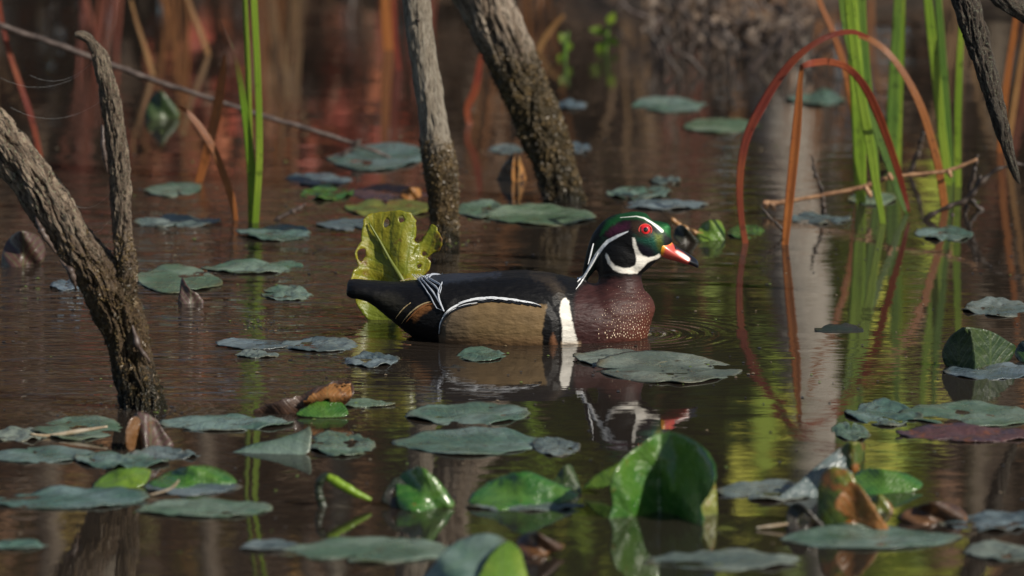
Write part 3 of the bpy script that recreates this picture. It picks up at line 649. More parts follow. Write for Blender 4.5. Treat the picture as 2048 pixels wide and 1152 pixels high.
    # white lined tertials falling across the black rump
    for pts, w in (([(824, 548), (842, 566), (860, 592), (874, 616), (888, 621)], [0.3, 1.2, 1.6, 1.6, 0.4]), ([(829, 549), (850, 566), (869, 588), (879, 604), (888, 621)], [0.3, 1.3, 2.0, 2.2, 0.4]),
                   ([(834, 549), (858, 564), (876, 580), (879, 598)], [0.3, 1.2, 1.6, 0.4]), ([(840, 549), (864, 562), (882, 573), (880, 588)], [0.3, 1.0, 1.3, 0.4]), ([(885, 566), (878, 582), (879, 600), (889, 622)], [0.4, 1.6, 2.0, 0.5])):
        both('tertial_feather', *strip(pts, w, 0.0022), grey)
    for pts, w, mt in (([(792, 636), (802, 622), (814, 611), (822, 606)], [0.3, 1.0, 1.0, 0.3], cream), ([(804, 646), (820, 626), (842, 610), (862, 604)], [0.3, 1.3, 1.5, 0.4], cream), ([(812, 644), (830, 624), (850, 611), (868, 608)], [0.3, 2.2, 2.6, 0.5], rust), ([(800, 562), (812, 559), (824, 556)], [0.3, 1.0, 0.3], cream)):
        both('rump_feather', *strip(pts, w, 0.0015), mt)
    # loose white plumes hanging from the crest
    for pts, w in (([(1196, 505), (1184, 526), (1172, 546), (1163, 557), (1154, 565)], [1.8, 3.4, 2.8, 1.6, 0.3]), ([(1180, 536), (1170, 552), (1161, 567), (1151, 580)], [0.6, 1.5, 1.1, 0.2]), ([(1188, 487), (1182, 508), (1177, 528)], [0.4, 1.6, 0.5])):
        V_, F_ = strip(pts, w, 0.002, free=False)
        both('crest_plume', V_, F_, white)
    # breast flecks
    r = np.random.RandomState(4); V, F = [], []; cnt = 0; tries = 0; used = []
    while cnt < 210 and tries < 9000:
        tries += 1; x = r.uniform(1180, 1299); y = r.uniform(570, 676)
        dens = np.clip((x-1185)/100, 0, 1)*np.clip((y-560)/70, 0, 1)
        if r.rand() > dens**2.1 or any((x-a_)**2+(y-b_)**2 < 20 for a_, b_ in used): continue
        p, nr = hit(x, y, 0.0006)
        if p.z < 0.002 or abs((project(np.array([p]))[0]-np.array([x, y])).max()) > 3: continue
        used.append((x, y)); s = (0.55 + 1.1*np.clip((y-585)/85, 0, 1)**1.3)*S*r.uniform(0.5, 1.35)
        t1 = nr.cross(Vector((0, 0, 1))).normalized(); t2 = nr.cross(t1)
        b = len(V); V += [p + t1*s*0.75, p + t2*s*1.25, p - t1*s*0.75, p - t2*s*1.0, p + nr*s*0.5]; F += [[b, b+1, b+4], [b+1, b+2, b+4], [b+2, b+3, b+4], [b+3, b, b+4]]; cnt += 1
    V = np.array(V); V = np.concatenate([V, mirror(V)]); F = F + [[q+len(V)//2 for q in f[::-1]] for f in F]
    fl = mesh_obj('breast_fleck', V, F, fm('fleck_buff', (0.62, 0.47, 0.33)), parent=root); fl['kind'] = 'stuff'
    # eye
    def ball(c, rad, flat, nrm, nu=20, nv=12):
        q = Vector(nrm).to_track_quat('Z', 'Y'); V = []; F = []
        for i in range(nv+1):
            ph = math.pi*i/nv
            for j in range(nu):
                t = 2*math.pi*j/nu; V.append(Vector(c) + q @ Vector((rad*math.sin(ph)*math.cos(t), rad*math.sin(ph)*math.sin(t), rad*flat*math.cos(ph))))
        for i in range(nv):
            for j in range(nu): a_, b_ = i*nu+j, i*nu+(j+1) % nu; F.append([a_, a_+nu, b_+nu, b_])
        return np.array([tuple(v) for v in V]), F
    pe, ne = hit(1291, 459.5, 0.0); ne = (ne + Vector((0.15, -0.7, 0.05))).normalized()
    red = plain('eye_red', (0.50, 0.010, 0.014), (0.66, 0.02, 0.02), 200, 0.25, 0, 1.0); lid = plain('eye_ring', (0.55, 0.03, 0.02), (0.62, 0.06, 0.04), 200, 0.4); pup = plain('pupil', (0.002, 0.002, 0.002), (0.003, 0.003, 0.003), 50, 0.05, 0, 1.0)
    for fl_ in (False, True):
        mk = (lambda V: mirror(V)) if fl_ else (lambda V: V)
        V1, F1 = ball(pe - ne*0.0035, 12.0*S, 0.72, ne); e = mesh_obj('eye', mk(V1), F1 if not fl_ else [f[::-1] for f in F1], red, parent=root)
        V2, F2 = ball(pe + ne*0.00125, 5.0*S, 0.45, ne); mesh_obj('pupil', mk(V2), F2 if not fl_ else [f[::-1] for f in F2], pup, parent=e)
        q = ne.to_track_quat('Z', 'Y'); th = np.linspace(0, 2*math.pi, 33); C_ = np.array([tuple(pe - ne*0.0012 + q @ Vector((13.2*S*math.cos(t), 11.4*S*math.sin(t), 0))) for t in th])
        V3, F3 = tube(C_, np.full(33, 1.1*S), 8); mesh_obj('eyelid', mk(V3), F3, lid, parent=e)
    # bill
    st = [(1316, 461, 512, 25), (1324, 463, 514, 25), (1332, 473, 517, 24), (1340, 481, 519.5, 23.5), (1350, 490, 522, 23.5), (1360, 497, 525, 24), (1370, 503, 528, 23), (1380, 509, 530.5, 20), (1388, 514.5, 533, 15), (1394, 520, 535.5, 9), (1397, 526, 535, 4)]
    Q = spline([(*at(p, (t+b)/2, YD), (b-t)/2*S, w*S) for p, t, b, w in st], 60); nb = 40; th = np.linspace(0, 2*math.pi, nb, endpoint=False)
    prof_c = np.sign(np.cos(th))*np.abs(np.cos(th))**0.8; prof_s = np.sign(np.sin(th))*np.abs(np.sin(th))**1.0
    wtop = np.where(prof_s > 0, 1-0.45*prof_s, 1.0)
    Vb = Q[:, None, :3] + np.array([0, 1.0, 0])*(Q[:, 4, None]*prof_c*wtop)[..., None] + np.array([0, 0, 1.0])*(Q[:, 3, None]*prof_s)[..., None]
    Vb = Vb.reshape(-1, 3); Fb = [[i*nb+j, i*nb+(j+1) % nb, (i+1)*nb+(j+1) % nb, (i+1)*nb+j] for i in range(59) for j in range(nb)] + [list(range(nb))[::-1], [59*nb+j for j in range(nb)]]
    q2 = project(near(Vb)); Cb = np.zeros((len(Vb), 4)); Cb[:, 3] = 1; Cb[:, :3] = (0.50, 0.075, 0.055)
    def pb(poly, f, c):
        d = edge_dist(q2, poly)*np.where(inside(q2, poly), 1, -1); k = np.clip(0.5+d/f, 0, 1)[:, None]; Cb[:, :3] = Cb[:, :3]*(1-k)+np.array(c)*k
    pb([(1310, 455), (1326, 458), (1346, 482), (1341, 490), (1334, 488), (1329, 500), (1326, 510), (1310, 515)], 5, (0.72, 0.30, 0.02))
    pb([(1350, 504), (1354, 501), (1378, 513), (1381, 520), (1376, 522), (1360, 512)], 3, (0.80, 0.72, 0.66))
    pb([(1344, 482), (1350, 488), (1372, 502), (1392, 512), (1402, 530), (1398, 540), (1386, 532), (1376, 528), (1381, 517), (1366, 505), (1350, 496)], 2.5, (0.006, 0.006, 0.008))
    pb([(1316, 513), (1340, 520), (1360, 526), (1385, 532), (1385, 545), (1316, 530)], 2.5, (0.03, 0.012, 0.012))
    mb = NT('bill_horn'); ab = mb.attr('Col'); mb.l(ab.outputs['Color'], mb.b.inputs['Base Color']); mb.b.inputs['Roughness'].default_value = 0.28; mb.b.inputs['Coat Weight'].default_value = 0.3
    bill = mesh_obj('bill', Vb, Fb, mb.m, parent=root, attrs={'Col': ('FLOAT_COLOR', Cb)})
    bv = BVHTree.FromPolygons([Vector(p) for p in Vb], Fb); h, nr, _, _ = bv.ray_cast(camv, ray(1352.5, 497).normalized())
    if h is not None:
        Vn, Fn = ball(h, 3.2*S, 0.35, nr, 12, 6); mesh_obj('nostril', Vn, Fn, pup, parent=bill); mesh_obj('nostril', mirror(Vn), [f[::-1] for f in Fn], pup, parent=bill)
build_duck()

# ------------------------------------------------------------------ dead trunks
Yf = wY(815)
snag = thing('forked_snag', foot(287, 815), 'rough forked dead snag with mossy foot, its thin prong broken and lichened', 'dead tree')
_, Vm = trunk('trunk', [(290, 900, 50), (286, 815, 46), (268, 740, 41), (250, 670, 45), (228, 610, 50), (196, 550, 47), (150, 485, 44), (98, 410, 46), (45, 335, 45), (-20, 255, 42), (-90, 170, 38), (-200, 30, 30)], Yf, M['bark_fork'], 1.0, snag, 170, 340, 0.16, 0.34, 1.7)
_, Vp = trunk('prong', [(240, 620, 22), (250, 570, 24), (254, 525, 21), (248, 500, 20), (243, 430, 20), (239, 350, 22), (231, 270, 21), (219, 195, 20), (205, 135, 19), (193, 100, 14), (182, 84, 9)], Yf-0.01, M['bark_fork'], 2.0, snag, 120, 280, 0.20, 0.36, 1.4)
trunk('broken_knob', [(190, 95, 9), (178, 78, 10), (162, 70, 9), (150, 69, 5)], Yf-0.01, M['bark_fork'], 3.0, snag, 40, 40, 0.2, 0.1)
fuzz('moss', np.concatenate([Vm, Vp]), 0.002, 0.22, 5200, 0.0034, M['moss'], snag, 1, 0.7)
# loose shreds of bark along the shaded edge
for i, (a, b, c_) in enumerate((((70, 430), (88, 470), (112, 505)), ((120, 520), (140, 545), (152, 580)), ((262, 640), (276, 690), (300, 725)), ((205, 250), (207, 300), (215, 345)))):
    twig('bark_shred', [(*a, 2, -0.02), (*b, 6, -0.03), (*c_, 2, -0.02)], Yf, M['bark_brown'] if False else M['twig'], 24, snag, None, 0.5, 6, i)

Ya = wY(485)
ta = thing('dead_tree', foot(892, 485), 'pale upright dead trunk with brown moss collar standing behind the duck', 'dead tree')
_, Va = trunk('trunk', [(895, 560, 32), (892, 485, 29), (888, 430, 27), (886, 390, 30), (880, 335, 33), (869, 265, 30), (856, 175, 27), (843, 90, 27), (833, 0, 28), (824, -100, 29), (818, -220, 30), (815, -420, 30), (812, -700, 28), (806, -1000, 24)], Ya, M['bark_pale'], 4.0, ta, 110, 300, 0.08, 0.13, 1.8)
fuzz('moss', Va, 0.001, 0.15, 4200, 0.0042, M['moss'], ta, 2, 0.8)
Vk, Fk = tube(np.array([at(836, 40, Ya-0.018), at(836, 40, Ya-0.0205)]), np.array([0.0028, 0.0028]), 10)
mesh_obj('knot_hole', Vk, Fk, M['twig_dark'], parent=ta)
Yb = wY(402)
tb = thing('leaning_trunk', foot(1128, 402), 'thick leaning dead trunk, bare grey at top and mossy brown below', 'dead tree')
_, Vl = trunk('trunk', [(1150, 470, 46), (1130, 402, 42), (1108, 330, 42), (1078, 245, 46), (1046, 170, 48), (1010, 90, 53), (972, 10, 55), (930, -90, 54), (895, -200, 52), (870, -340, 50), (850, -600, 46), (835, -900, 40)], Yb, M['bark_lean'], 5.0, tb, 150, 340, 0.13, 0.26, 1.7)
fuzz('moss', Vl, 0.001, 0.22, 6000, 0.0048, M['moss'], tb, 3, 0.8)

Yr = wY(617)
hb = thing('hanging_branch', tuple(at(2036, 362, Yr)), 'dark dead branch with lichen flecks hanging down to a splintered point over the right reeds', 'branch')
trunk('branch', [(1860, -420, 40), (1885, -250, 36), (1910, -110, 32), (1932, 0, 28), (1955, 80, 25), (1975, 150, 22), (1993, 215, 18), (2008, 270, 15), (2022, 320, 11), (2034, 355, 6), (2040, 368, 1.5)], Yr, M['bark_dark'], 7.0, hb, 90, 260, 0.20, 0.36, 1.4)
trunk('upper_branch', [(1885, -250, 26), (1930, -120, 25), (1985, -30, 24), (2030, 12, 22), (2080, 40, 20), (2200, 90, 16)], Yr+0.1, M['bark_dark'], 8.0, hb, 60, 120, 0.15, 0.15)
trunk('splinter', [(1985, 195, 9, -0.012), (2000, 240, 7, -0.016), (2006, 275, 2, -0.014)], Yr, M['bark_dark'], 9.0, hb, 24, 40, 0.25, 0.2)

# fallen branch with a side twig
Yt = wY(318)
ft = thing('fallen_branch', foot(782, 318), 'long thin bare branch slanting down into the water behind the snag', 'branch')
twig('stem', [(x, y, w*0.72) for x, y, w in [(-60, 28, 8), (10, 55, 8), (130, 95, 8), (250, 140, 8), (330, 168, 7.5), (400, 190, 7), (520, 230, 7), (640, 265, 6.5), (715, 290, 6), (760, 306, 5), (790, 322, 4)]], Yt, M['twig'], 120, ft, None, 0.22, 10, 1)
twig('side_twig', [(715, 289, 5), (690, 306, 4), (670, 322, 4), (656, 344, 3)], Yt, M['twig'], 30, ft, None, 0.2, 8, 2)
twig('bud', [(708, 292, 4), (714, 284, 6), (722, 282, 3)], Yt, M['twig_dark'], 10, ft, None, 0.1, 8, 3)

# ------------------------------------------------------------------ sedges
YL = wY(445)
sg = thing('sedge_clump', foot(507, 445), 'lone clump of three tall green sedge blades left of the duck', 'sedge')
blade('blade', [(509, 520, 12), (507, 445, 12), (506, 390, 11.5), (499, 300, 10), (489, 220, 8), (474, 130, 6), (458, 80, 4), (441, 42, 1)], YL, M['sedge_tip'], sg)
blade('blade', [(505, 520, 9), (504, 445, 9), (501, 340, 7.5), (499, 250, 6.5), (495, 120, 6.5), (490, 0, 6), (488, -120, 5), (498, -230, 4), (512, -330, 0.6)], YL+0.006, M['sedge'], sg)
blade('blade', [(509, 520, 9), (511, 440, 8), (518, 330, 8), (518, 230, 7.5), (514, 120, 7.5), (508, 0, 7.5), (506, -130, 6), (520, -260, 4), (545, -400, 0.6)], YL-0.006, M['sedge'], sg, twist=-0.5)
def lone_blade(label, pts, base_py, mat, name='dead_sedge_blade', cat='dead sedge', Y=None, group=None, **k):
    Yq = Y if Y else wY(base_py); p = at(pts[0][0], pts[0][1], Yq)
    return tag(blade(name, pts, Yq, mat, loc=(p.x, Yq, 0), **k), label, cat, group)
lone_blade('curved orange dead blade beside the lone green sedge clump', [(474, 480, 5), (471, 440, 6), (464, 400, 8), (448, 350, 9), (425, 295, 9), (398, 252, 8), (372, 222, 5), (352, 210, 1)], 440, M['sedge_orange'])
lone_blade('rusty broad dead blade leaning behind the curved orange one', [(390, 400, 8), (398, 362, 9), (415, 300, 11), (430, 240, 12), (442, 170, 10), (450, 110, 3)], 365, M['sedge_orange'])
lone_blade('thin red stem beyond the snag where the fallen branch begins', [(84, 345, 4), (80, 312, 6), (62, 235, 7), (40, 170, 7), (20, 110, 6), (5, 50, 5), (-5, -20, 4)], 315, M['sedge_red'])
lone_blade('zigzag red stem between the two dead trunks', [(955, 270, 6), (938, 245, 7), (935, 215, 8), (948, 185, 9), (955, 155, 8), (960, 120, 6), (962, 105, 1)], 248, M['sedge_red'])
lone_blade('short bent tan straw to the right of the leaning trunk', [(1075, 115, 5), (1082, 90, 6), (1100, 62, 6), (1128, 30, 4)], 102, M['sedge_tan'])
for i, (lab, pts, b) in enumerate((
    ('yellowish thin stalk rising above the fallen branch near the snag', [(312, 170, 4), (300, 130, 6), (285, 80, 5), (272, 40, 4), (262, 0, 3)], 150),
    ('tan stalk with pale joints standing beyond the green sedge clump', [(420, 125, 5), (412, 95, 6), (395, 50, 6), (378, 5, 5), (360, -60, 4)], 110),
    ('upright rusty stalk beyond the pale dead trunk', [(778, 130, 10), (776, 95, 12), (772, 40, 12), (768, -60, 9), (764, -200, 3)], 100),
    ('upright dark red stem beside the rusty stalk', [(800, 165, 5), (796, 130, 6), (790, 70, 6), (786, -40, 5)], 140))):
    lone_blade(lab, pts, b, M['sedge_tan'] if i < 2 else M['sedge_orange'] if i == 2 else M['sedge_red'])

Y1 = wY(447)
s1 = thing('sedge_clump', foot(1766, 447), 'bright green sedge clump inside the red arches', 'sedge')
blade('blade', [(1770, 500, 7), (1766, 447, 7), (1752, 370, 9), (1740, 290, 11), (1724, 200, 11), (1710, 110, 12), (1700, 20, 12), (1694, -90, 10), (1700, -220, 6), (1715, -330, 0.7)], Y1, M['sedge'], s1)
blade('blade', [(1722, 420, 11, 0.2), (1720, 350, 14, 0.2), (1718, 270, 16, 0.2), (1714, 180, 17, 0.2), (1708, 90, 16, 0.2), (1702, 0, 14, 0.2), (1690, -110, 11, 0.2), (1660, -260, 1, 0.2)], Y1, M['sedge'], s1)
blade('blade', [(1815, 430, 5, 0.1), (1795, 380, 7, 0.1), (1770, 310, 8, 0.1), (1745, 240, 8, 0.1), (1715, 150, 8, 0.1), (1692, 60, 8, 0.1), (1682, -20, 7, 0.1), (1678, -150, 1, 0.1)], Y1, M['sedge_deep'], s1)
blade('blade', [(1755, 400, 8, 0.25), (1748, 330, 11, 0.25), (1738, 220, 12, 0.25), (1728, 110, 12, 0.25), (1722, 0, 11, 0.25), (1730, -150, 7, 0.25), (1742, -260, 0.7, 0.25)], Y1, M['sedge_deep'], s1)
Y2 = wY(335)
s2 = thing('sedge_clump', foot(1785, 335), 'single broad deep green sedge blade behind the red arches', 'sedge')
blade('blade', [(1784, 380, 10), (1784, 325, 13), (1785, 240, 15), (1789, 140, 13), (1794, 40, 10), (1798, -60, 8), (1806, -240, 1)], Y2, M['sedge_deep'], s2)
blade('blade', [(1798, 370, 5), (1797, 325, 6), (1799, 240, 6), (1803, 140, 5), (1806, 40, 4), (1812, -100, 1)], Y2+0.03, M['sedge'], s2)
Y3 = wY(370)
s3 = thing('sedge_clump', foot(1905, 370), 'group of upright green sedge blades beside the hanging dark branch', 'sedge')
blade('blade', [(1900, 420, 8), (1894, 345, 9), (1882, 250, 10), (1872, 150, 11), (1862, 60, 11), (1854, -20, 9), (1848, -130, 1)], Y3, M['sedge'], s3)
blade('blade', [(1908, 420, 7, .03), (1902, 350, 8, .03), (1893, 220, 9, .03), (1884, 100, 9, .03), (1877, 0, 8, .03), (1870, -160, 1, .03)], Y3, M['sedge_deep'], s3)
blade('blade', [(1917, 430, 6, -.02), (1916, 370, 7, -.02), (1915, 260, 8, -.02), (1918, 150, 8, -.02), (1922, 60, 6, -.02), (1924, 15, 1, -.02)], Y3, M['sedge'], s3)
# red arches
lone_blade('tall red dead blade arching over the bright green sedges to the water', [(1494, 530, 6), (1491, 490, 7), (1483, 440, 7), (1479, 380, 8), (1484, 315, 9), (1497, 265, 10), (1522, 215, 11), (1552, 165, 10), (1588, 120, 9), (1625, 90, 7), (1665, 70, 7), (1705, 64, 6), (1738, 74, 3)], 487, M['sedge_red'], n=90, twist=0.5)
lone_blade('orange dead blade arching down on the far side of the bright sedges', [(1892, 440, 8), (1886, 390, 9), (1876, 330, 9), (1860, 270, 9), (1842, 215, 9), (1815, 160, 8), (1780, 110, 7), (1745, 82, 7), (1715, 70, 6), (1690, 68, 3)], 400, M['sedge_orange'], Y=wY(420), n=90)
fb = thing('folded_dead_blade', foot(1568, 490), 'rust brown dead blade sharply folded at the top, standing inside the tall red arch', 'dead sedge')
Y5 = wY(490)
blade('upright_blade', [(1566, 540, 7), (1570, 490, 8), (1577, 420, 10), (1585, 340, 11), (1592, 270, 11), (1597, 210, 9), (1600, 165, 6), (1604, 132, 5)], Y5, M['sedge_orange'], fb, fold=0.9)
blade('drooping_blade', [(1602, 134, 5, -.004), (1620, 127, 8, 0), (1660, 124, 8, .05), (1698, 138, 8, .1), (1728, 172, 9, .14), (1752, 220, 10, .18), (1775, 280, 9, .22), (1795, 340, 8, .25), (1812, 400, 5, .27), (1818, 425, 3, .27)], Y5, M['sedge_red'], fb, n=80)
lone_blade('straight rusty blade slanting behind the bright green sedges', [(1725, 420, 7), (1718, 330, 8), (1706, 220, 8), (1690, 140, 8), (1668, 70, 7), (1640, 5, 6), (1620, -60, 5)], 350, M['sedge_orange'], Y=wY(365))
for i, (lab, pts) in enumerate((('rusty stem rising just behind the splintered branch tip', [(1998, 330, 7), (2004, 250, 8), (2015, 150, 8), (2030, 50, 7), (2042, -60, 5)]), ('tan stem leaning beside the rusty one behind the hanging branch', [(2010, 330, 6), (2022, 250, 7), (2038, 150, 7), (2056, 40, 6)]))):
    lone_blade(lab, pts, 310, M['sedge_orange'] if i == 0 else M['sedge_tan'], Y=wY(305))
# budded tan twig lying across the reeds
YT = wY(425)
bt = thing('budded_twig', foot(1530, 412), 'tan budded twig lying across the foot of the reeds', 'twig')
twig('stem', [(1526, 408, 7), (1560, 405, 5.5), (1610, 397, 4.5), (1680, 384, 4.5), (1720, 375, 5), (1780, 355, 4.5), (1840, 348, 4), (1900, 340, 4), (1955, 318, 3)], YT, M['twig_tan'], 90, bt, None, 0.25, 8, 5)
for i, (x, y) in enumerate(((1530, 409), (1545, 412), (1733, 378), (1738, 386), (1780, 352), (1898, 345))):
    twig('bud', [(x-3, y-6, 3, -.01), (x, y, 6, -.012), (x+4, y+8, 3, -.01)], YT, M['twig_tan'], 10, bt, None, 0.3, 8, i)
# dark drowned twigs around the reeds
for i, (lab, pts, b) in enumerate((
    ('crooked dark twig standing left of the green sedges', [(1650, 440, 5), (1646, 400, 5), (1640, 370, 4), (1628, 335, 4), (1624, 312, 2)], 425),
    ('tangled dark twig at the foot of the far sedge group', [(1990, 440, 5), (1960, 420, 6), (1940, 390, 5), (1948, 350, 5), (1955, 310, 3)], 420),
    ('dark twig bowing into the water below the hanging branch', [(1845, 445, 5), (1880, 420, 5), (1930, 400, 6), (1985, 345, 5), (2030, 330, 5), (2070, 335, 4)], 440),
    ('knobbly dark twig crossing behind the folded blade', [(1810, 370, 5), (1825, 330, 5), (1838, 300, 5), (1848, 260, 4), (1860, 240, 2)], 350),
    ('thin dark twig reaching low toward the dark folded leaf', [(1900, 430, 4), (1925, 440, 4), (1936, 405, 4), (1950, 375, 4), (1962, 350, 3)], 430),
    ('fine dark twig poking up left of the budded twig', [(1585, 480, 3), (1560, 455, 3), (1535, 430, 3), (1520, 410, 2)], 470))):
    p = foot(pts[0][0], b); tag(twig('dark_twig', pts, wY(b), M['twig_dark'], 50, None, p, 0.5, 8, i+11), lab, 'twig', None)
p = foot(1255, 30)
tag(twig('dark_twig', [(1228, 30, 7), (1240, 10, 7), (1262, -20, 6), (1290, -80, 5)], wY(40), M['twig_dark'], 30, None, p, 0.3, 8, 33), 'dark slanting stick on the far shore past the leaning trunk', 'twig')
tag(twig('water_stick', [(550, 440, 3), (575, 428, 5), (600, 415, 4), (612, 408, 2)], wY(440), M['twig'], 24, None, foot(575, 438), 0.3, 8, 21), 'small grey stick half sunk right of the lone green sedge clump', 'stick')
# green vine on the far shore, known from its reflection
def atr(px, py, Y): v = at(px, py, Y); return (v.x, v.y, -v.z)
Cv = spline([atr(1000, 5, 13.75), atr(1018, 100, 13.75), atr(1056, 200, 13.75), atr(1094, 300, 13.75), atr(1110, 390, 13.75), atr(1100, 545, 13.75), atr(1050, 730, 13.75), atr(1060, 830, 13.75), atr(1110, 945, 13.75), atr(1180, 1100, 13.75)], 90)
Vv, Fv = tube(Cv, np.linspace(0.0105, 0.007, 90), 10)
tag(mesh_obj('green_vine', Vv, Fv, M['sedge'], loc=tuple(Cv[0])), 'smooth green vine winding up on the far shore behind the leaning trunk', 'vine')

# ------------------------------------------------------------------ floating pads
PADS = [
 # far water
 (655, 292, 848, 344, 'pad', 'grey-green pad lying under the sunken end of the fallen branch'),
 (602, 374, 706, 402, 'green', 'small bright green pad in front of the fallen branch end'),
 (700, 373, 852, 404, 'purple', 'purplish brown pad touching the left of the pale dead trunk'),
 (690, 402, 858, 437, 'yellowpad', 'yellow-green blotched pad behind the upright yellow leaf'),
 (572, 349, 706, 372, 'padblue', 'slim grey pad between the fallen branch end and the small bright green pad'),
 (905, 404, 1018, 438, 'pad', 'pale green pad touching the right side of the pale dead trunk'),
 (968, 417, 1192, 452, 'pad', 'long green pad at the foot of the leaning trunk'),
 (1212, 374, 1342, 401, 'pad', 'green pad right of the leaning trunk foot'),
 (1240, 401, 1412, 421, 'padblue', 'slim blue-grey pad just behind the crown of the duck'),
 (1262, 199, 1418, 226, 'pad', 'far pad near the shore tangle with bright wet rim'),
 (1358, 238, 1512, 267, 'pad', 'far grey-green pad left of the tall red arch'),
 (1108, 204, 1172, 219, 'padblue', 'little far pad beside the upper part of the leaning trunk'),
 (1132, 287, 1182, 307, 'padblue', 'little pad half hidden behind the leaning trunk'),
 (975, 291, 1048, 309, 'padblue', 'little grey pad between the dead trunks above the brown standing leaf'),
 (1298, 356, 1362, 370, 'padblue', 'tiny pad floating beyond the green pad right of the leaning trunk'),
 (476, 454, 622, 483, 'pad', 'green pad at the foot of the lone sedge clump'),
 (268, 534, 447, 587, 'pad', 'pale green pad with jagged far edge touching the snag fork'),
 (408, 524, 622, 549, 'pad', 'wide thin pad crossed by the reflection of the lone sedge clump'),
 (525, 577, 627, 603, 'pad', 'small oval pad between the lone sedge reflection and the duck tail'),
 (635, 440, 772, 461, 'padblue', 'grey pad left of the upright yellow leaf'),
 (288, 366, 402, 394, 'pad', 'dull pad beyond the prong of the snag'),
 (268, 438, 442, 456, 'padblue', 'dim blue-grey pad just right of the snag prong'),
 (98, 560, 172, 582, 'padblue', 'dim pad tucked against the left side of the snag'),
 (1450, 452, 1532, 480, 'green', 'small green pad at the foot of the tall red arch'),
 (1580, 429, 1702, 449, 'padblue', 'dark blue-grey pad behind the folded dead blade foot'),
 (1830, 454, 1947, 483, 'pad', 'dull pad in front of the group of sedge blades'),
 (1698, 384, 1792, 413, 'pad', 'pad among the stems of the bright green sedge clump'),
 (1575, 188, 1690, 212, 'pad', 'far greenish pad beyond the tops of the red arches'),
 (1925, 600, 2070, 635, 'padblue', 'blue-grey pad beyond the dark folded leaf'),
 (1890, 728, 2075, 761, 'padblue', 'crinkled blue-green pad in front of the dark folded leaf'),
 # middle water
 (430, 680, 582, 701, 'padblue', 'sunken grey pad below the lone sedge clump reflection'),
 (558, 678, 725, 706, 'padblue', 'sunken blue-grey pad behind the duck tail'),
 (468, 704, 562, 717, 'padblue', 'narrow dark pad nearest the split green reflection'),
 (912, 699, 1015, 724, 'pad', 'small oval pad touching the duck reflection below its flank'),
 (688, 707, 802, 737, 'padblue', 'grey pad below the duck tail'),
 (1150, 703, 1335, 739, 'padblue', 'blue-grey pad right under the duck breast'),
 (1195, 712, 1487, 769, 'padblue', 'large ragged blue-grey pad ahead of the duck breast'),
 # near water
 (318, 832, 588, 863, 'pad', 'long grey-green pad right of the snag foot'),
 (815, 808, 1060, 853, 'pad', 'broad pad with raised rim crossing the dead trunk reflection'),
 (790, 864, 1087, 913, 'pad', 'long flat pad with a brown smear below the raised rim pad'),
 (650, 800, 787, 816, 'pad', 'thin pad right of the rolled rusty leaf'),
 (608, 866, 752, 916, 'pad', 'green pad folded at its edge beside the leaf with a sharp upturned tip'),
 (1065, 878, 1160, 913, 'padblue', 'small blue pad with a dark hollow by the green stem reflection'),
 (-25, 895, 192, 928, 'pad', 'green pad left of the mauve curled leaf'),
 (150, 905, 340, 941, 'pad', 'mottled pad below the mauve curled leaf'),
 (260, 901, 400, 921, 'padblue', 'narrow grey pad right below the mauve curled leaf'),
 (70, 834, 248, 882, 'pad', 'pad carrying a bleached straw, left of the snag foot'),
 (-30, 858, 110, 884, 'padblue', 'dark pad beside the pad that carries a bleached straw'),
 (-40, 984, 295, 1020, 'pad', 'wide dull pad above the snag reflection'),
 (278, 1000, 548, 1038, 'pad', 'long pale green pad right of the snag reflection'),
 (285, 957, 478, 992, 'padblue', 'slate pad under the domed green leaf'),
 (1690, 808, 1838, 853, 'pad', 'shorter of two touching pads behind the tall withered leaf'),
 (1800, 806, 2080, 857, 'pad', 'longer of two touching pads behind the tall withered leaf'),
 (1664, 848, 1740, 883, 'pad', 'small spotted pad just behind the tall withered leaf'),
 (1800, 858, 2080, 885, 'purple', 'purple-brown sunken pad in front of the two touching pads'),
 (1430, 962, 1655, 1004, 'padblue', 'blue-grey pad between the upright glossy leaf and the tall withered leaf'),
 (1558, 1055, 1915, 1102, 'pad', 'wide pad below the tall withered leaf'),
 (1880, 1030, 2085, 1064, 'padblue', 'dull pad right of the brown boat shaped leaf'),
 (1298, 1104, 1612, 1143, 'padblue', 'long pointed blue-grey pad below the upright glossy leaf'),
 (560, 1078, 945, 1127, 'pad', 'long pad behind the domed lit leaf'),
 (470, 1085, 600, 1104, 'padblue', 'thin dark pad behind the long pad of the domed lit leaf'),
 (935, 1002, 1165, 1024, 'padblue', 'slate pad under the spotted green leaf'),
 (-40, 1084, 90, 1100, 'pad', 'narrow green pad left of the snag reflection'),
 (1930, 1090, 2090, 1125, 'padblue', 'dark pad floating over the dark branch reflection'),
]
for i, (x0, y0, x1, y1, mt, lab) in enumerate(PADS):
    pad(x0, y0, x1, y1, M[mt], lab, seed=i, lift=0.08 if i % 3 == 0 else 0.02, wave=0.6 + 0.9*((i*37) % 10)/10)

# ------------------------------------------------------------------ standing, folded and rotting leaves
cup = lambda k, t=0.0: (lambda u, v: k*(1-np.abs(2*u-0.9)**1.15) + t*v + 0.35*k*np.sin(u*7+v*4))
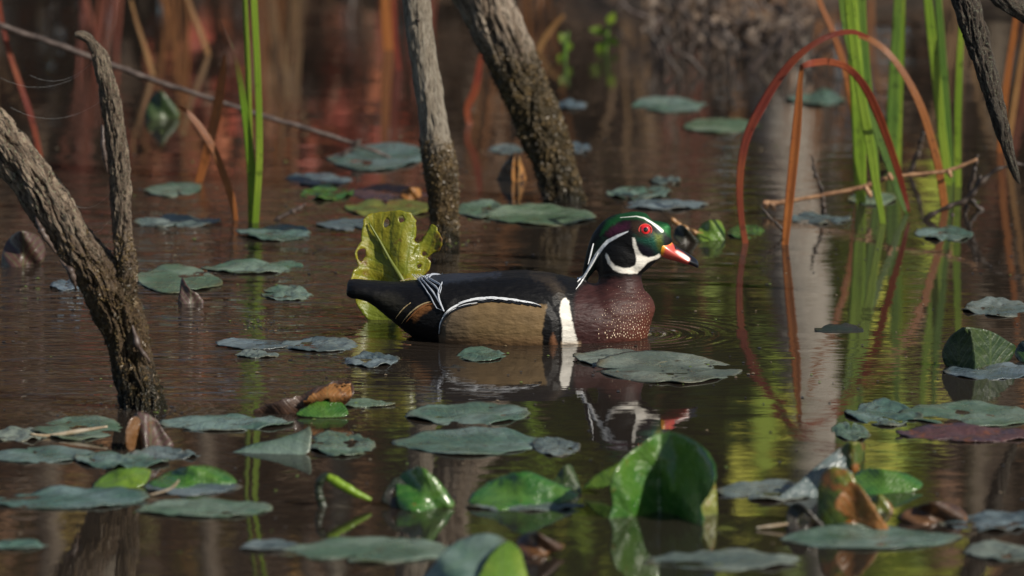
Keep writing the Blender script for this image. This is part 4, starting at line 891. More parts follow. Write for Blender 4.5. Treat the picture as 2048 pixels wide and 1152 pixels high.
# upright yellow leaf
Yy = 640
yl = thing('yellow_lily_leaf', foot(765, Yy), 'upright torn yellow lily leaf standing behind the duck tail', 'lily leaf')
sheet('leaf_blade', [(733, 432), (760, 424), (800, 420), (827, 430), (833, 452), (830, 478), (838, 486), (850, 468), (866, 448), (879, 466), (884, 490), (872, 504), (856, 514), (862, 530), (850, 548), (836, 562), (822, 590), (805, 622), (785, 648), (745, 648), (718, 612), (705, 576), (704, 548), (716, 532), (711, 506), (722, 482), (725, 456)],
      Yy, M['yellow'], lambda u, v: 0.03*np.abs(u-0.42)*-1 + 0.03*v + 0.008*np.sin(u*9), yl, holes=[[(768, 440), (775, 436), (778, 446), (773, 455), (768, 452)], [(797, 434), (806, 432), (808, 441), (800, 444)], [(717, 500), (730, 496), (731, 512), (722, 524), (716, 516)], [(844, 505), (850, 503), (852, 510), (846, 512)], [(838, 488), (830, 500), (826, 512), (831, 500)], [(835, 531), (842, 527), (842, 535), (836, 537)]], res=4, ragged=5, seed=3, mid=(815, 575, 742, 452))
twig('midrib', [(x, y, w_, -0.03*abs((x-704)/180-0.42) + 0.03*(648-y)/228 + 0.008*math.sin((x-704)/20) - 0.0030) for x, y, w_ in ((738, 446, 1.5), (758, 480, 2.6), (780, 520, 3.6), (802, 556, 5), (822, 592, 7))], wY(Yy), M['yellow_rib'], 30, yl, None, 0.05, 8, 2)
# glossy upright leaf
Yg = 1040
gl = thing('glossy_lily_leaf', foot(1320, Yg), 'large glossy upright green lily leaf with yellowed curled edge', 'lily leaf')
sheet('leaf_blade', [(1230, 1060), (1226, 1010), (1221, 968), (1240, 926), (1278, 892), (1318, 867), (1358, 868), (1398, 888), (1424, 918), (1431, 950), (1420, 985), (1402, 1012), (1394, 1060)],
      Yg, M['green'], lambda u, v: 0.045*(1-np.abs(2*u-0.95)) - 0.16*np.clip(u-0.62, 0, 1)*(1.25-v) + 0.012*v + 0.004*np.sin(u*14+v*6), gl, res=5, ragged=3, seed=5, mid=(1335, 1050, 1318, 867))
sheet('curled_edge', [(1388, 1060), (1392, 1015), (1408, 990), (1424, 955), (1433, 985), (1430, 1060)], Yg, M['yellowpad'], lambda u, v: 0.012 + 0.02*u + 0.01*v, gl, res=5, ragged=2, seed=6)
sheet('side_lobe', [(1168, 976), (1182, 958), (1205, 942), (1240, 924), (1262, 915), (1255, 945), (1225, 968), (1195, 976)], 985, M['lime'], lambda u, v: -0.02*u + 0.02*v - 0.01, gl, res=5, ragged=2, seed=7)
# tall withered leaf and its companions
wl_ = thing('withered_lily_leaf', foot(1700, 1052), 'tall withered lily leaf, olive yellow turning burnt brown on one side', 'lily leaf')
sheet('leaf_blade', [(1640, 1066), (1636, 1020), (1635, 985), (1642, 952), (1662, 934), (1688, 938), (1706, 950), (1713, 972), (1728, 992), (1748, 1022), (1765, 1066)], 1052, M['mixed'], lambda u, v: -0.03*u*(1-u)*4*0.6 + 0.025*v, wl_, res=5, ragged=4, seed=9)
sheet('burnt_edge', [(1668, 1012), (1684, 985), (1700, 964), (1716, 970), (1738, 998), (1758, 1028), (1778, 1060), (1740, 1056), (1700, 1036)], 1056, M['orange'], lambda u, v: -0.024 + 0.006*np.sin(u*6), wl_, res=4, ragged=4, seed=10)
ll = thing('slate_lily_leaf', foot(1640, 1000), 'slate blue leaf rising to a brown curled tip behind the tall withered leaf', 'lily leaf')
sheet('leaf_blade', [(1555, 1006), (1600, 962), (1640, 926), (1678, 898), (1697, 890), (1704, 940), (1700, 1006)], 1000, M['padblue'], lambda u, v: 0.05*v + 0.02*u, ll, res=5, ragged=3, seed=11)
sheet('curled_tip', [(1680, 902), (1690, 888), (1708, 884), (1727, 888), (1729, 908), (1718, 938), (1708, 946), (1694, 934), (1690, 915)], 1000, M['mixed'], lambda u, v: 0.02 - 0.02*np.sin(u*3.1), ll, holes=[[(1700, 905), (1706, 903), (1705, 913), (1700, 914)]], res=3.5, ragged=5, seed=12)
def one_leaf(name, lab, poly, base, mat, dep, **k):
    o = sheet(name, poly, base, M[mat], dep, **k); return tag(o, lab, 'lily leaf')
one_leaf('lily_leaf', 'green leaf with pinkish torn edge right of the tall withered leaf', [(1696, 992), (1704, 952), (1738, 936), (1775, 940), (1812, 946), (1846, 968), (1815, 986), (1755, 998)], 986, 'green', cup(-0.02, 0.05), seed=13)
one_leaf('curled_leaf', 'small dark looped leaf left of the tall withered leaf', [(1576, 1070), (1577, 1018), (1590, 1007), (1605, 1010), (1628, 1030), (1655, 1066)], 1058, 'darkleaf', cup(-0.015, 0.01), holes=[[(1597, 1034), (1612, 1027), (1619, 1038), (1612, 1052), (1598, 1052)]], seed=14, res=4)
one_leaf('boat_leaf', 'brown boat shaped dead leaf right of the tall withered leaf', [(1796, 1034), (1826, 1014), (1878, 1004), (1906, 1008), (1932, 1026), (1926, 1046), (1850, 1050), (1806, 1046)], 1040, 'brown', cup(-0.03, 0.01), seed=15)
one_leaf('curled_leaf', 'small yellowish dark leaf tucked behind the burnt edge of the withered leaf', [(1735, 1030), (1742, 998), (1764, 990), (1786, 1014), (1782, 1034)], 1024, 'mixed', cup(-0.01, 0.02), seed=16, res=4)
df = thing('dark_folded_leaf', foot(1950, 736), 'dark glossy folded leaf standing like a tent above the crinkled pad', 'lily leaf')
sheet('left_half', [(1884, 712), (1896, 678), (1916, 660), (1932, 656), (1944, 670), (1949, 744), (1902, 742)], 736, M['darkgreen'], lambda u, v: 0.02 - 0.035*u, df, res=5, seed=17)
sheet('right_half', [(1930, 657), (1950, 656), (1985, 664), (2015, 682), (2032, 696), (2012, 728), (1950, 746), (1945, 690)], 736, M['darkgreen'], lambda u, v: -0.012 + 0.05*u, df, res=5, seed=18)
one_leaf('curled_leaf', 'dark curled leaf at the point of the dark folded leaf', [(2030, 712), (2036, 690), (2060, 676), (2090, 690), (2095, 720), (2050, 726)], 718, 'darkgreen', cup(-0.03, 0.02), seed=19)
one_leaf('lily_leaf', 'grey-green leaf with a sharp upturned tip in front of the rolled rusty leaf', [(460, 908), (500, 890), (560, 876), (598, 864), (619, 853), (622, 880), (612, 908), (545, 918), (490, 914)], 908, 'pad', lambda u, v: 0.06*v*(1-0.5*u) - 0.01*u, seed=60, mid=(460, 906, 619, 858))
one_leaf('lily_leaf', 'lime green leaf flap with a brown split above the dull wide pad', [(186, 978), (200, 955), (230, 940), (270, 934), (300, 938), (299, 954), (282, 972), (232, 984)], 976, 'lime', cup(-0.015, 0.05), seed=20, mid=(190, 975, 300, 940))
one_leaf('lily_leaf', 'domed bright green leaf beside the lime green flap', [(288, 976), (326, 948), (372, 934), (412, 930), (450, 942), (474, 964), (440, 972), (370, 974)], 970, 'green', cup(-0.04, 0.06), seed=21, mid=(288, 972, 474, 964))
tl = thing('tattered_lily_leaf', foot(845, 1015), 'tattered green leaf with a blackened torn side near the trunk reflections', 'lily leaf')
sheet('leaf_blade', [(800, 1018), (792, 985), (800, 952), (828, 935), (852, 940), (876, 962), (896, 986), (908, 1008), (890, 1024), (840, 1024)], 1015, M['green'], cup(-0.03, 0.04), tl, res=5, seed=22, ragged=4, mid=(900, 1010, 810, 950))
sheet('blackened_side', [(764, 1000), (776, 972), (792, 956), (808, 962), (822, 990), (818, 1016), (782, 1012)], 1012, M['darkleaf'], lambda u, v: -0.012+0.02*v, tl, holes=[[(784, 985), (794, 975), (798, 984), (788, 994)], [(800, 996), (812, 992), (812, 1004), (802, 1006)]], res=4, ragged=5, seed=23)
one_leaf('lily_leaf', 'spotted green leaf with burnt notch lying low between the tattered and glossy leaves', [(936, 1004), (962, 972), (1005, 952), (1032, 945), (1062, 944), (1100, 960), (1158, 988), (1112, 1008), (1040, 1014), (985, 1022)], 1012, 'green', cup(-0.03, 0.06), seed=24, mid=(936, 1000, 1158, 988), ragged=4)
one_leaf('lily_leaf', 'small dark green leaf tip beside the side lobe of the glossy leaf', [(1098, 986), (1108, 958), (1128, 932), (1142, 930), (1154, 955), (1162, 990), (1125, 994)], 986, 'darkgreen', cup(-0.012, 0.03), seed=25, res=4)
dl = thing('domed_lily_leaf', foot(950, 1165), 'big domed green leaf with an edge painted lime as if lit, in front of the long pad', 'lily leaf')
sheet('leaf_blade', [(850, 1180), (872, 1122), (905, 1088), (945, 1070), (985, 1068), (1018, 1084), (1034, 1108), (1030, 1180)], 1165, M['pad'], lambda u, v: -0.05*(1-(2*u-1)**2)*(1-v) + 0.05*v + 0.006*np.sin(u*9+v*5), dl, seed=26, mid=(860, 1160, 1010, 1072))
sheet('painted_lit_edge', [(955, 1180), (968, 1130), (992, 1096), (1016, 1082), (1036, 1096), (1046, 1118), (1050, 1180)], 1165, M['lime'], lambda u, v: -0.05*(1-(u*0.9)**2)*(1-v) - 0.012 + 0.04*v, dl, seed=126)  # lit side of the dome painted as a separate lime strip
one_leaf('curled_leaf', 'wet brown curled leaf right of the big domed leaf', [(1034, 1085), (1048, 1068), (1070, 1064), (1098, 1078), (1130, 1094), (1085, 1112), (1045, 1116)], 1108, 'brown', cup(-0.03, 0.02), seed=27)
ml = thing('mauve_curled_leaf', foot(300, 892), 'wet mauve dead leaf curled like a hood in front of the snag foot', 'dead leaf')
sheet('outer_fold', [(262, 902), (258, 860), (268, 832), (284, 824), (306, 834), (328, 862), (346, 900)], 892, M['mauve'], lambda u, v: -0.03*(1-np.abs(2*u-0.8))+0.012*v+0.006*np.sin(u*11+v*3), ml, res=4, seed=28)
sheet('inner_fold', [(256, 900), (252, 862), (262, 838), (276, 834), (286, 860), (288, 902)], 893, M['brown'], lambda u, v: -0.030+0.02*u, ml, res=4, seed=29)
one_leaf('curled_leaf', 'small pointed dark purple leaf sticking up left of the lone sedge reflection', [(358, 616), (360, 580), (364, 556), (378, 578), (396, 588), (408, 606), (400, 616)], 606, 'mauve', cup(-0.012, 0.01), seed=30, res=4)
one_leaf('curled_leaf', 'dusky purple leaf curling up at the left of the snag', [(5, 536), (12, 486), (42, 462), (78, 474), (92, 508), (70, 536)], 526, 'mauve', cup(-0.04, 0.02), seed=31)
one_leaf('lily_leaf', 'dark pointed leaf standing beyond the snag prong below the fallen branch', [(294, 244), (296, 206), (318, 181), (344, 204), (360, 230), (340, 246)], 236, 'darkgreen', cup(-0.02, 0.02), seed=32)
bl = thing('brown_standing_leaf', foot(1028, 360), 'brown dry leaf standing folded in the water between the dead trunks', 'dead leaf')
sheet('painted_shaded_half', [(996, 368), (1000, 342), (1012, 322), (1026, 307), (1036, 316), (1032, 368)], 360, M['brown'], lambda u, v: 0.01-0.03*u, bl, res=4, seed=33)  # shade painted in: this half takes the darker brown leaf colour
sheet('painted_lit_half', [(1028, 312), (1038, 314), (1046, 334), (1053, 368), (1026, 368)], 360, M['orange'], lambda u, v: -0.022+0.03*u, bl, res=4, seed=34)  # sunlight painted in: this half takes the brighter orange leaf colour
# rolled rusty leaf with a green leaf below
rl = thing('rolled_rusty_leaf', foot(620, 822), 'rusty brown rolled up lily leaf rising over a fresh green leaf', 'lily leaf')
sheet('rolled_blade', [(506, 826), (530, 810), (572, 797), (610, 786), (640, 772), (672, 764), (702, 767), (707, 786), (694, 806), (668, 818), (620, 822), (570, 832), (530, 836)], 822, M['rotten'], lambda u, v: -0.022*np.sqrt(np.clip(1-(2*v-0.75)**2, 0, 1)) + 0.004*np.sin(u*17), rl, res=4, ragged=5, seed=135)
sheet('rusty_patch', [(606, 802), (618, 790), (640, 778), (668, 768), (700, 770), (704, 784), (692, 803), (668, 812), (650, 800), (632, 812), (616, 808)], 822, M['orange'], lambda u, v: -0.026*np.sqrt(np.clip(1-(2*v-0.8)**2, 0, 1)) - 0.002, rl, res=3.5, ragged=10, seed=35)
sheet('green_leaf', [(594, 830), (622, 808), (650, 800), (684, 806), (690, 832)], 828, M['green'], lambda u, v: -0.03+0.03*v, rl, res=4, seed=36)
# curled stalk
cs = thing('curled_stalk', foot(650, 1012), 'thick green leaf stalk bent over in a loop with a black rotten end', 'stalk')
twig('rotten_end', [(656, 1030, 8), (644, 1008, 9), (638, 984, 9), (641, 964, 9), (650, 953, 8), (662, 953, 7)], wY(1012), M['darkleaf'], 40, cs, None, 0.3, 12, 3)
twig('stalk', [(655, 953, 7, -.002), (668, 960, 9, -.004), (690, 974, 9, -.006), (715, 988, 7, -.006), (742, 1000, 4, -.006)], wY(1012), M['sedge'], 40, cs, None, 0.1, 12, 4)
# leaf beyond the bill
cb = thing('broken_lily_leaf', foot(1405, 482), 'green leaf with a broken yellow stalk floating beyond the bill of the duck', 'lily leaf')
sheet('leaf_blade', [(1392, 478), (1398, 456), (1412, 442), (1438, 440), (1450, 462), (1446, 484), (1415, 488)], 480, M['lime'], cup(-0.02, 0.04), cb, res=4, seed=37)
twig('stalk', [(1342, 438, 5), (1362, 452, 6), (1390, 466, 6), (1424, 474, 4)], wY(478), M['sedge_tan'], 24, cb, None, 0.3, 8, 5)
sheet('rotten_part', [(1348, 478), (1352, 455), (1364, 450), (1382, 466), (1398, 484), (1380, 492)], 484, M['darkleaf'], cup(-0.02, 0.01), cb, res=4, seed=38)
# curl of orange leaf beside the pale trunk
one_leaf('curled_leaf', 'small orange curled leaf at the rim of the purplish pad', [(800, 396), (806, 380), (824, 374), (840, 378), (842, 392), (825, 402)], 398, 'orange', cup(-0.015, 0.01), seed=39, res=4)
# dark debris in the middle water
for i, (lab, poly, b) in enumerate((('waterlogged dark leaf in front of the red arch reflections', [(1630, 662), (1650, 650), (1690, 647), (1726, 654), (1722, 668), (1670, 672)], 668), ('black scrap of leaf on the water under the duck flank', [(882, 740), (900, 732), (940, 733), (952, 740), (930, 746), (895, 746)], 744), ('tiny black scrap beside the small oval pad', [(1006, 738), (1020, 733), (1045, 735), (1048, 741), (1025, 743)], 742), ('wet dark scrap at the base of the lone sedge reflection', [(500, 690), (520, 683), (555, 686), (552, 694), (520, 698)], 696))):
    one_leaf('drowned_leaf', lab, poly, b, 'darkleaf', lambda u, v: 0.05*v, seed=50+i, res=4, ragged=9)
# bleached straws
st = [('long bleached straw lying on a pad left of the snag foot', [(60, 868, 2), (95, 872, 4), (150, 864, 5), (215, 853, 2)], 872), ('pale straw curving up beside the lime green flap', [(300, 990, 2), (330, 982, 3), (348, 972, 3), (358, 960, 1.5)], 990), ('short white straw left of the small dark looped leaf', [(1512, 1056, 2), (1540, 1053, 4), (1576, 1048, 3)], 1056)]
for i, (lab, pts, b) in enumerate(st):
    tag(twig('straw', [(x, y, r_, -0.01) for x, y, r_ in pts], wY(b), M['straw'], 24, None, foot(pts[0][0], b), 0.1, 6, i+60), lab, 'straw')
# young green sprigs on the far shore
for i, (lab, px, py) in enumerate((('young green sprig on the far shore right of the bent straw', 1210, 100), ('small yellow-green sprig beside the bent tan straw', 1128, 118))):
    t_ = thing('green_sprig', foot(px, py), lab, 'sprig'); Yq = wY(py); r = random.Random(i)
    twig('stem', [(px, py+20, 4), (px+3, py-20, 4), (px+8, py-55, 2)], Yq, M['sedge_deep'], 16, t_)
    for k, (dx, dy, tx, ty) in enumerate(((6, -50, 18, -75), (4, -35, -32, -42), (4, -25, 28, -10), (2, -18, -20, 8)) if i == 0 else ((4, -30, -8, -52), (3, -22, 16, -30), (2, -10, -14, 10))):
        blade('leaf', [(px+dx, py+dy, 2), (px+dx+(tx-dx)*.35, py+dy+(ty-dy)*.35, 10), (px+dx+(tx-dx)*.7, py+dy+(ty-dy)*.7, 8), (px+tx, py+ty, 1)], Yq, M['sedge'], t_, n=14)
# spider threads strung on the snag
sk = thing('spider_silk', tuple(at(220, 300, Yf)), 'faint spider threads strung between the two limbs of the snag', 'cobweb')
for i, (a, b, sag) in enumerate((((20, 214), (205, 200), 30), ((60, 150), (190, 120), 25), ((135, 400), (225, 380), 25), ((150, 440), (225, 430), 30), ((170, 470), (228, 470), 26), ((0, 155), (160, 150), 22))):
    C = np.array([at(a[0]+(b[0]-a[0])*t, a[1]+(b[1]-a[1])*t+sag*4*t*(1-t), Yf) for t in np.linspace(0, 1, 24)])
    V, F = tube(C, np.full(24, 0.00006), 4); mesh_obj('thread', V, F, M['silk'], parent=sk)
# fine floating bits
def bits():
    r = np.random.RandomState(11); V, F, Cc = [], [], []
    spots = [(r.uniform(0, 2048), r.uniform(250, 1140), r.uniform(1.0, 3.2)) for _ in range(520)]
    spots += [(512+r.normal()*22, 648+r.normal()*7, r.uniform(1, 2.6)) for _ in range(60)] + [(290+r.normal()*42, 822+r.normal()*7, r.uniform(1, 2.6)) for _ in range(70)] + [(893+r.normal()*30, 486+r.normal()*5, r.uniform(1, 2.4)) for _ in range(50)] + [(1320+r.normal()*110, 742+r.normal()*14, r.uniform(1, 3)) for _ in range(60)]
    pal = [(0.02, 0.016, 0.012), (0.05, 0.04, 0.028), (0.10, 0.14, 0.03), (0.16, 0.12, 0.07), (0.03, 0.03, 0.03)]
    for x, y, s in spots:
        p = water(x, y); s *= sc(p.y); c = pal[r.randint(len(pal))]; a0 = r.rand()*6.28; b = len(V); k = 6; el = r.uniform(0.4, 1)
        for q in range(k): t = a0+q*6.283/k; rr = s*r.uniform(0.7, 1.2); V.append((p.x+rr*math.cos(t)*1.5, p.y+rr*math.sin(t)*3*el, 0.0008)); Cc.append((*c, 1))
        V.append((p.x, p.y, 0.0012+s*0.5)); Cc.append((*c, 1)); F += [[b+q, b+(q+1) % k, b+k] for q in range(k)]
    o = mesh_obj('floating_debris', V, F, M['bits'], loc=(0, 9.9, 0), attrs={'Col': ('FLOAT_COLOR', Cc)}); tag(o, 'fine specks of leaf and duckweed scattered over the water', 'debris', kind='stuff')
bits()

# ------------------------------------------------------------------ far shore: shrubs, grasses, trunks, trees
PAL = {'rust': [(0.26, 0.12, 0.05), (0.14, 0.068, 0.034), (0.33, 0.17, 0.075), (0.085, 0.045, 0.026)],
       'brown': [(0.125, 0.083, 0.054), (0.08, 0.052, 0.034), (0.18, 0.125, 0.085), (0.05, 0.034, 0.024)],
       'green': [(0.16, 0.22, 0.026), (0.24, 0.29, 0.036), (0.08, 0.12, 0.02), (0.27, 0.27, 0.04)],
       'gold': [(0.26, 0.19, 0.04), (0.19, 0.12, 0.03), (0.14, 0.13, 0.03), (0.30, 0.16, 0.04)],
       'red': [(0.30, 0.06, 0.035), (0.17, 0.04, 0.025), (0.12, 0.04, 0.025), (0.28, 0.09, 0.04)]}
for _k in PAL: PAL[_k] = [tuple(min(0.6, x*(1.75 if _k == 'green' else 1.55)) for x in c) for c in PAL[_k]]
def leaves(centers, sizes, pal, r, droop=0.0, long=1.6):
    n = len(centers); d = r.normal(size=(n, 3)); d[:, 2] -= droop; d /= np.linalg.norm(d, axis=1)[:, None]
    e = np.cross(d, np.array(to_sun)*1.3 + r.normal(size=(n, 3))*0.7); e /= np.linalg.norm(e, axis=1)[:, None]; nn = np.cross(d, e); s = sizes[:, None]
    V = np.stack([centers - d*s*long*0.5, centers + e*s*0.5 + nn*s*0.12, centers + d*s*long*0.5, centers - e*s*0.5 + nn*s*0.12], 1).reshape(-1, 3)
    i = np.arange(n)*4; F = np.stack([i, i+1, i+2, i+3], 1).tolist()
    c = np.array(pal)[r.randint(len(pal), size=n)]*r.uniform(0.7, 1.3, size=(n, 1)); Cc = np.repeat(np.concatenate([c, np.ones((n, 1))], 1), 4, 0)
    return V, F, Cc
def ground_z(x, y): return 0.0 if y < 14.2 else 0.42*(1-math.exp(-(y-14.25)*0.5))
def shrub(x, y, h, spread, pal, n, label, size=0.05, seed=0, z0=None, group='shrubs on the far shore', stems=7, lo=0.15):
    r = np.random.RandomState(seed+100); z0 = ground_z(x, y) if z0 is None else z0
    t_ = thing('autumn_shrub', (x, y, z0-0.05), label, 'shrub', group); V, F, tips = [], [], []
    for k in range(stems):
        a = r.uniform(0, 6.28); e = np.array([x+math.cos(a)*spread*r.uniform(.3, 1), y+math.sin(a)*spread*r.uniform(.3, 1)*0.7, z0+h*r.uniform(.6, 1)]); b = np.array([x, y, z0-0.08]) + r.normal(size=3)*np.array([.06, .06, 0])
        C = spline([b, b*0.5+e*0.5+np.array([0, 0, h*0.12])+r.normal(size=3)*0.05*h, e], 14); v, f = tube(C, np.linspace(0.010, 0.003, 14)*(0.6+h*0.5), 6)
        q = sum(len(w) for w in V); V.append(v); F += [[i+q for i in g] for g in f]; tips.append(C)
        for _ in range(4):
            i0 = r.randint(5, 13); e2 = C[i0] + r.normal(size=3)*np.array([.22, .2, .14])*h*0.7; C2 = spline([C[i0], (C[i0]+e2)/2+np.array([0, 0, .04]), e2], 8); v, f = tube(C2, np.linspace(.005, .0015, 8), 5)
            q = sum(len(w) for w in V); V.append(v); F += [[i+q for i in g] for g in f]; tips.append(C2)
    o = mesh_obj('stems', np.concatenate(V), F, M['twig'], parent=t_)
    T = np.concatenate(tips); T = T[T[:, 2] > z0 + h*lo]; c = T[r.randint(len(T), size=n)] + r.normal(size=(n, 3))*0.055*(0.6+h*0.5)
    V, F, Cc = leaves(c, size*r.uniform(.5, 1.3, n), PAL[pal], r, 0.4); o = mesh_obj('foliage', V, F, M['foliage'], parent=t_, smooth=False, attrs={'Col': ('FLOAT_COLOR', Cc)}); o['kind'] = 'stuff'
rs = random.Random(5)
pals = ['brown', 'rust', 'brown', 'brown', 'gold', 'brown', 'rust', 'brown']
k = 0
SHRUB = {'brown': 'brown leaved autumn shrub on the far shore', 'rust': 'rust leaved autumn shrub on the far shore', 'red': 'red leaved autumn shrub on the far shore', 'gold': 'golden leaved autumn shrub on the far shore'}
for row, (y, h) in enumerate(((14.9, 0.55), (15.8, 0.9), (17.0, 1.5), (18.8, 2.2), (21.5, 3.2))):
    half = 1.5 + row*0.55; m_ = 7 if row < 3 else 8
    for i in range(m_):
        x = -half + 2*half*(i+0.5)/m_ + rs.uniform(-.15, .15); p_ = pals[(k*5+row*3) % len(pals)]
        if abs(x-0.5) < 0.35 and row < 3: k += 1; continue
        shrub(x, y + rs.uniform(-.3, .3), h*rs.uniform(.75, 1.2), 0.28+h*0.32, p_, 900 if row < 3 else (850 if row == 3 else 620), SHRUB[p_], 0.05+0.02*row, k, group='%s shrubs' % p_); k += 1
for q, (x, y, h_) in enumerate(((-0.60, 14.75, 0.42), (-0.36, 14.9, 0.50), (-0.85, 15.1, 0.6))):
    shrub(x, y, h_, 0.16, 'red', 260, 'low red leaved shrub at the far waterline beyond the snag', 0.045, 400+q, group='low red shrubs beyond the snag', stems=5)
# the sunlit green bush that mirrors in front of the bill
shrub(0.36, 16.3, 1.75, 0.42, 'green', 1300, 'sunlit yellow-green bush on the far shore facing the duck', 0.15, 300, group=None, stems=9, lo=0.3)
shrub(0.10, 16.6, 1.2, 0.40, 'gold', 420, 'low golden bush left of the sunlit green bush', 0.09, 301, group=None, stems=6, lo=0.2)
# shore grass: counted stems in front of the shrubs
def grass_tuft(x, y, h, n, mat, label, seed, group):
    r = random.Random(seed); t_ = thing('dead_grass_tuft', (x, y, ground_z(x, y)), label, 'grass tuft', group)
    for q in range(n):
        a = r.uniform(-.35, .35); w = r.uniform(3, 6)*0.00095; C = spline([(x+r.uniform(-.05, .05), y+r.uniform(-.05, .05), ground_z(x, y)-0.06), (x+a*h*.35, y+r.uniform(-.1, .1)*h, h*.55), (x+a*h*1.1, y+r.uniform(-.3, .2)*h, h*r.uniform(.75, 1))], 14)
        V, F = tube(C, np.stack([np.linspace(w, w*.25, 14), np.linspace(w*.3, w*.1, 14)], 1), 6); mesh_obj('blade', V, F, mat, parent=t_)
for i in range(16):
    mt = ('grass_dead', 'grass_tan', 'grass_red', 'grass_dead')[i % 4]
    grass_tuft(-1.15+2.3*(i+.5)/16+rs.uniform(-.06, .06), 14.15+rs.uniform(-.1, .35), rs.uniform(.35, .8), 7, M[mt], {'grass_dead': 'rusty dead grass tuft at the far waterline', 'grass_tan': 'tan dead grass tuft at the far waterline', 'grass_red': 'reddish dead grass tuft at the far waterline'}[mt], i, {'dead': 'rusty', 'tan': 'tan', 'red': 'reddish'}[mt.split('_')[1]] + ' grass tufts at the far waterline')
# tangle of roots and dead stems at the water's edge past the reeds
tg = thing('root_tangle', foot(1440, 60), 'dark tangle of roots and dead stems at the far waterline', 'roots'); r = random.Random(8)
for q in range(46):
    x0 = r.uniform(1290, 1640); y0 = r.uniform(40, 150); dx = r.uniform(-90, 90)
    twig('root', [(x0, y0+10, r.uniform(2, 5)), (x0+dx*.3+r.uniform(-15, 15), y0-30, 4), (x0+dx*.7, y0-60+r.uniform(-20, 20), 3.5), (x0+dx, y0-70+r.uniform(-40, 60), 1.5)], wY(y0), M[('twig_dark', 'twig_dark', 'twig')[q % 3]], 22, tg, None, 0.4, 6, q)
rr_ = np.random.RandomState(9); cpts = np.array([at(rr_.uniform(1290, 1620), rr_.uniform(0, 95), wY(rr_.uniform(60, 110))) for _ in range(260)]); cpts[:, 2] = np.abs(cpts[:, 2])
V, F, Cc = leaves(cpts, rr_.uniform(.008, .022, 260), [tuple(x*0.5 for x in c) for c in PAL['brown']], rr_, 0.3); o = mesh_obj('caught_leaves', V, F, M['foliage'], parent=tg, smooth=False, attrs={'Col': ('FLOAT_COLOR', Cc)}); o['kind'] = 'stuff'
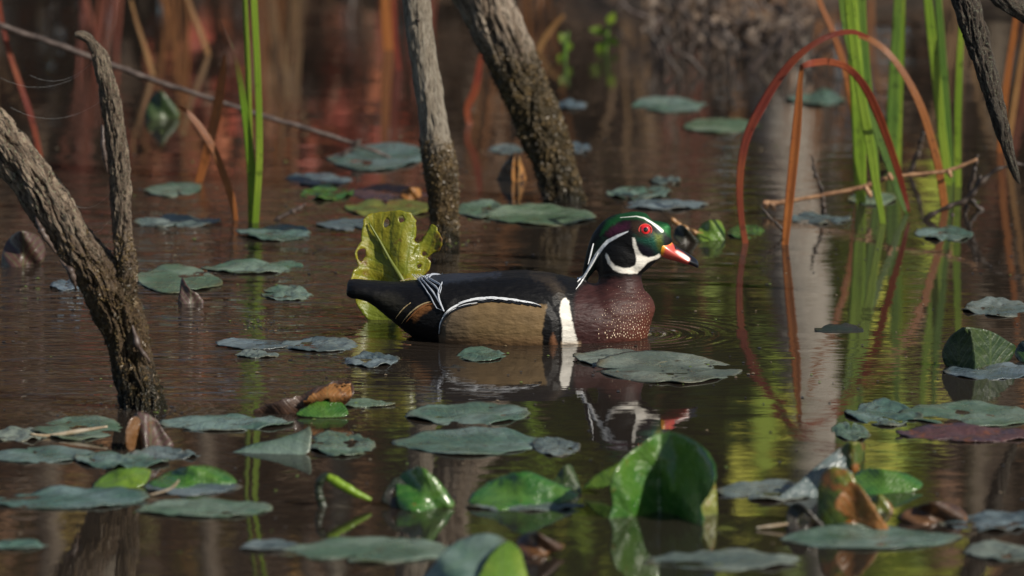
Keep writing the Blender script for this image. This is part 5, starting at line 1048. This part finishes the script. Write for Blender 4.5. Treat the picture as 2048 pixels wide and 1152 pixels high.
# tree trunks and trees
def far_trunk(x, y, lean, rad, h, mat, label, seed, crown=None, group=None):
    t_ = thing('tree', (x, y, ground_z(x, y)), label, 'tree', group); z0 = ground_z(x, y)-0.2; r = np.random.RandomState(seed); n = 60; na = 36
    C = spline([(x, y, z0), (x+lean*h*.3+r.uniform(-.03, .03), y, z0+h*.33), (x+lean*h*.66, y+r.uniform(-.1, .1), z0+h*.66), (x+lean*h, y, z0+h)], n); R = np.linspace(rad, rad*.55, n)
    th = np.linspace(0, 6.2832, na, endpoint=False); L = np.linspace(0, h, n)/rad; q = np.stack([np.cos(th)[None]+0*L[:, None], np.sin(th)[None]+0*L[:, None], L[:, None]+0*th[None]], -1).reshape(-1, 3)
    T, A, B = frames(C); d = 1 + (0.12*fbm(q*np.array([2.5, 2.5, .3])+seed, 4)).reshape(n, na); rr = R[:, None]*d
    V = (C[:, None]+A[:, None]*(rr*np.cos(th))[..., None]+B[:, None]*(rr*np.sin(th))[..., None]).reshape(-1, 3); i = np.arange(n*na).reshape(n, na); j = np.roll(i, -1, 1)
    F = np.stack([i[:-1], j[:-1], j[1:], i[1:]], -1).reshape(-1, 4).tolist()+[list(map(int, i[-1]))]
    mesh_obj('trunk', V, F, mat, parent=t_, attrs={'bark': ('FLOAT_VECTOR', q)})
    if crown:
        VV, FF, tips = [], [], []
        for b in range(16):
            i0 = r.randint(22, n); a = r.uniform(0, 6.28); ln = r.uniform(.8, 2.0)*h/7; e = C[i0]+np.array([math.cos(a)*ln, math.sin(a)*ln, ln*r.uniform(-.1, .7)]); C2 = spline([C[i0], (C[i0]+e)/2+np.array([0, 0, .12*ln]), e], 12); v, f = tube(C2, np.linspace(.03, .006, 12), 6)
            q0 = sum(len(w) for w in VV); VV.append(v); FF += [[g_+q0 for g_ in g] for g in f]; tips.append(C2[3:])
        mesh_obj('limbs', np.concatenate(VV), FF, M['bark_brown'] if False else M['twig'], parent=t_)
        T_ = np.concatenate(tips); nl = 1500; c = T_[r.randint(len(T_), size=nl)]+r.normal(size=(nl, 3))*0.28*h/7
        V, F, Cc = leaves(c, r.uniform(.06, .15, nl), PAL[crown], r, .5); o = mesh_obj('crown', V, F, M['foliage'], parent=t_, smooth=False, attrs={'Col': ('FLOAT_COLOR', Cc)}); o['kind'] = 'stuff'
far_trunk(0.50, 15.7, 0.13, 0.062, 4.6, M['bark_far'], 'pale bare dead tree on the far shore whose reflection falls behind the reeds', 11)
far_trunk(0.60, 16.2, 0.08, 0.050, 4.2, M['bark_far'], 'slimmer pale bare tree standing close to the other pale one', 12)
for q, (x, y, ln_, rd, mt) in enumerate(((-1.02, 16.4, 0.02, 0.030, 'bark_lean'), (-0.83, 17.2, -0.03, 0.045, 'bark_pale'), (-0.66, 16.0, 0.05, 0.022, 'bark_lean'), (-0.47, 17.6, 0.01, 0.040, 'bark_lean'), (-0.30, 16.3, -0.04, 0.026, 'bark_pale'), (-0.14, 17.0, 0.03, 0.034, 'bark_lean'), (1.02, 16.6, -0.02, 0.030, 'bark_lean'), (1.2, 17.4, 0.03, 0.04, 'bark_pale'))):
    far_trunk(x, y, ln_, rd, 3.4+0.3*(q % 3), M[mt], 'slim bare sapling among the shrubs on the far shore', 70+q, None, 'slim saplings on the far shore')
tw = [(-2.6, 22, 'brown'), (-1.5, 20, 'rust'), (-0.7, 24, 'brown'), (0.1, 22.5, 'gold'), (1.2, 20.5, 'brown'), (2.1, 24, 'rust'), (3.2, 22, 'brown'), (-4, 25, 'rust'), (-5.6, 22, 'brown'), (4.8, 24, 'gold'), (6.4, 22, 'brown'), (-7.5, 26, 'brown'), (8.3, 26, 'rust'), (-10, 24, 'brown'), (10.5, 24, 'brown'), (-1.0, 29, 'brown'), (1.6, 29, 'rust'), (-3.6, 31, 'brown'), (4.2, 31, 'brown')]
for i, (x, y, c) in enumerate(tw):
    far_trunk(x, y, rs.uniform(-.05, .05), rs.uniform(.07, .14), rs.uniform(3.6, 5.6), M['bark_brown'], '%s leaved tree in the wood beyond the far shore' % c, 40+i, c, '%s trees beyond the far shore' % c)
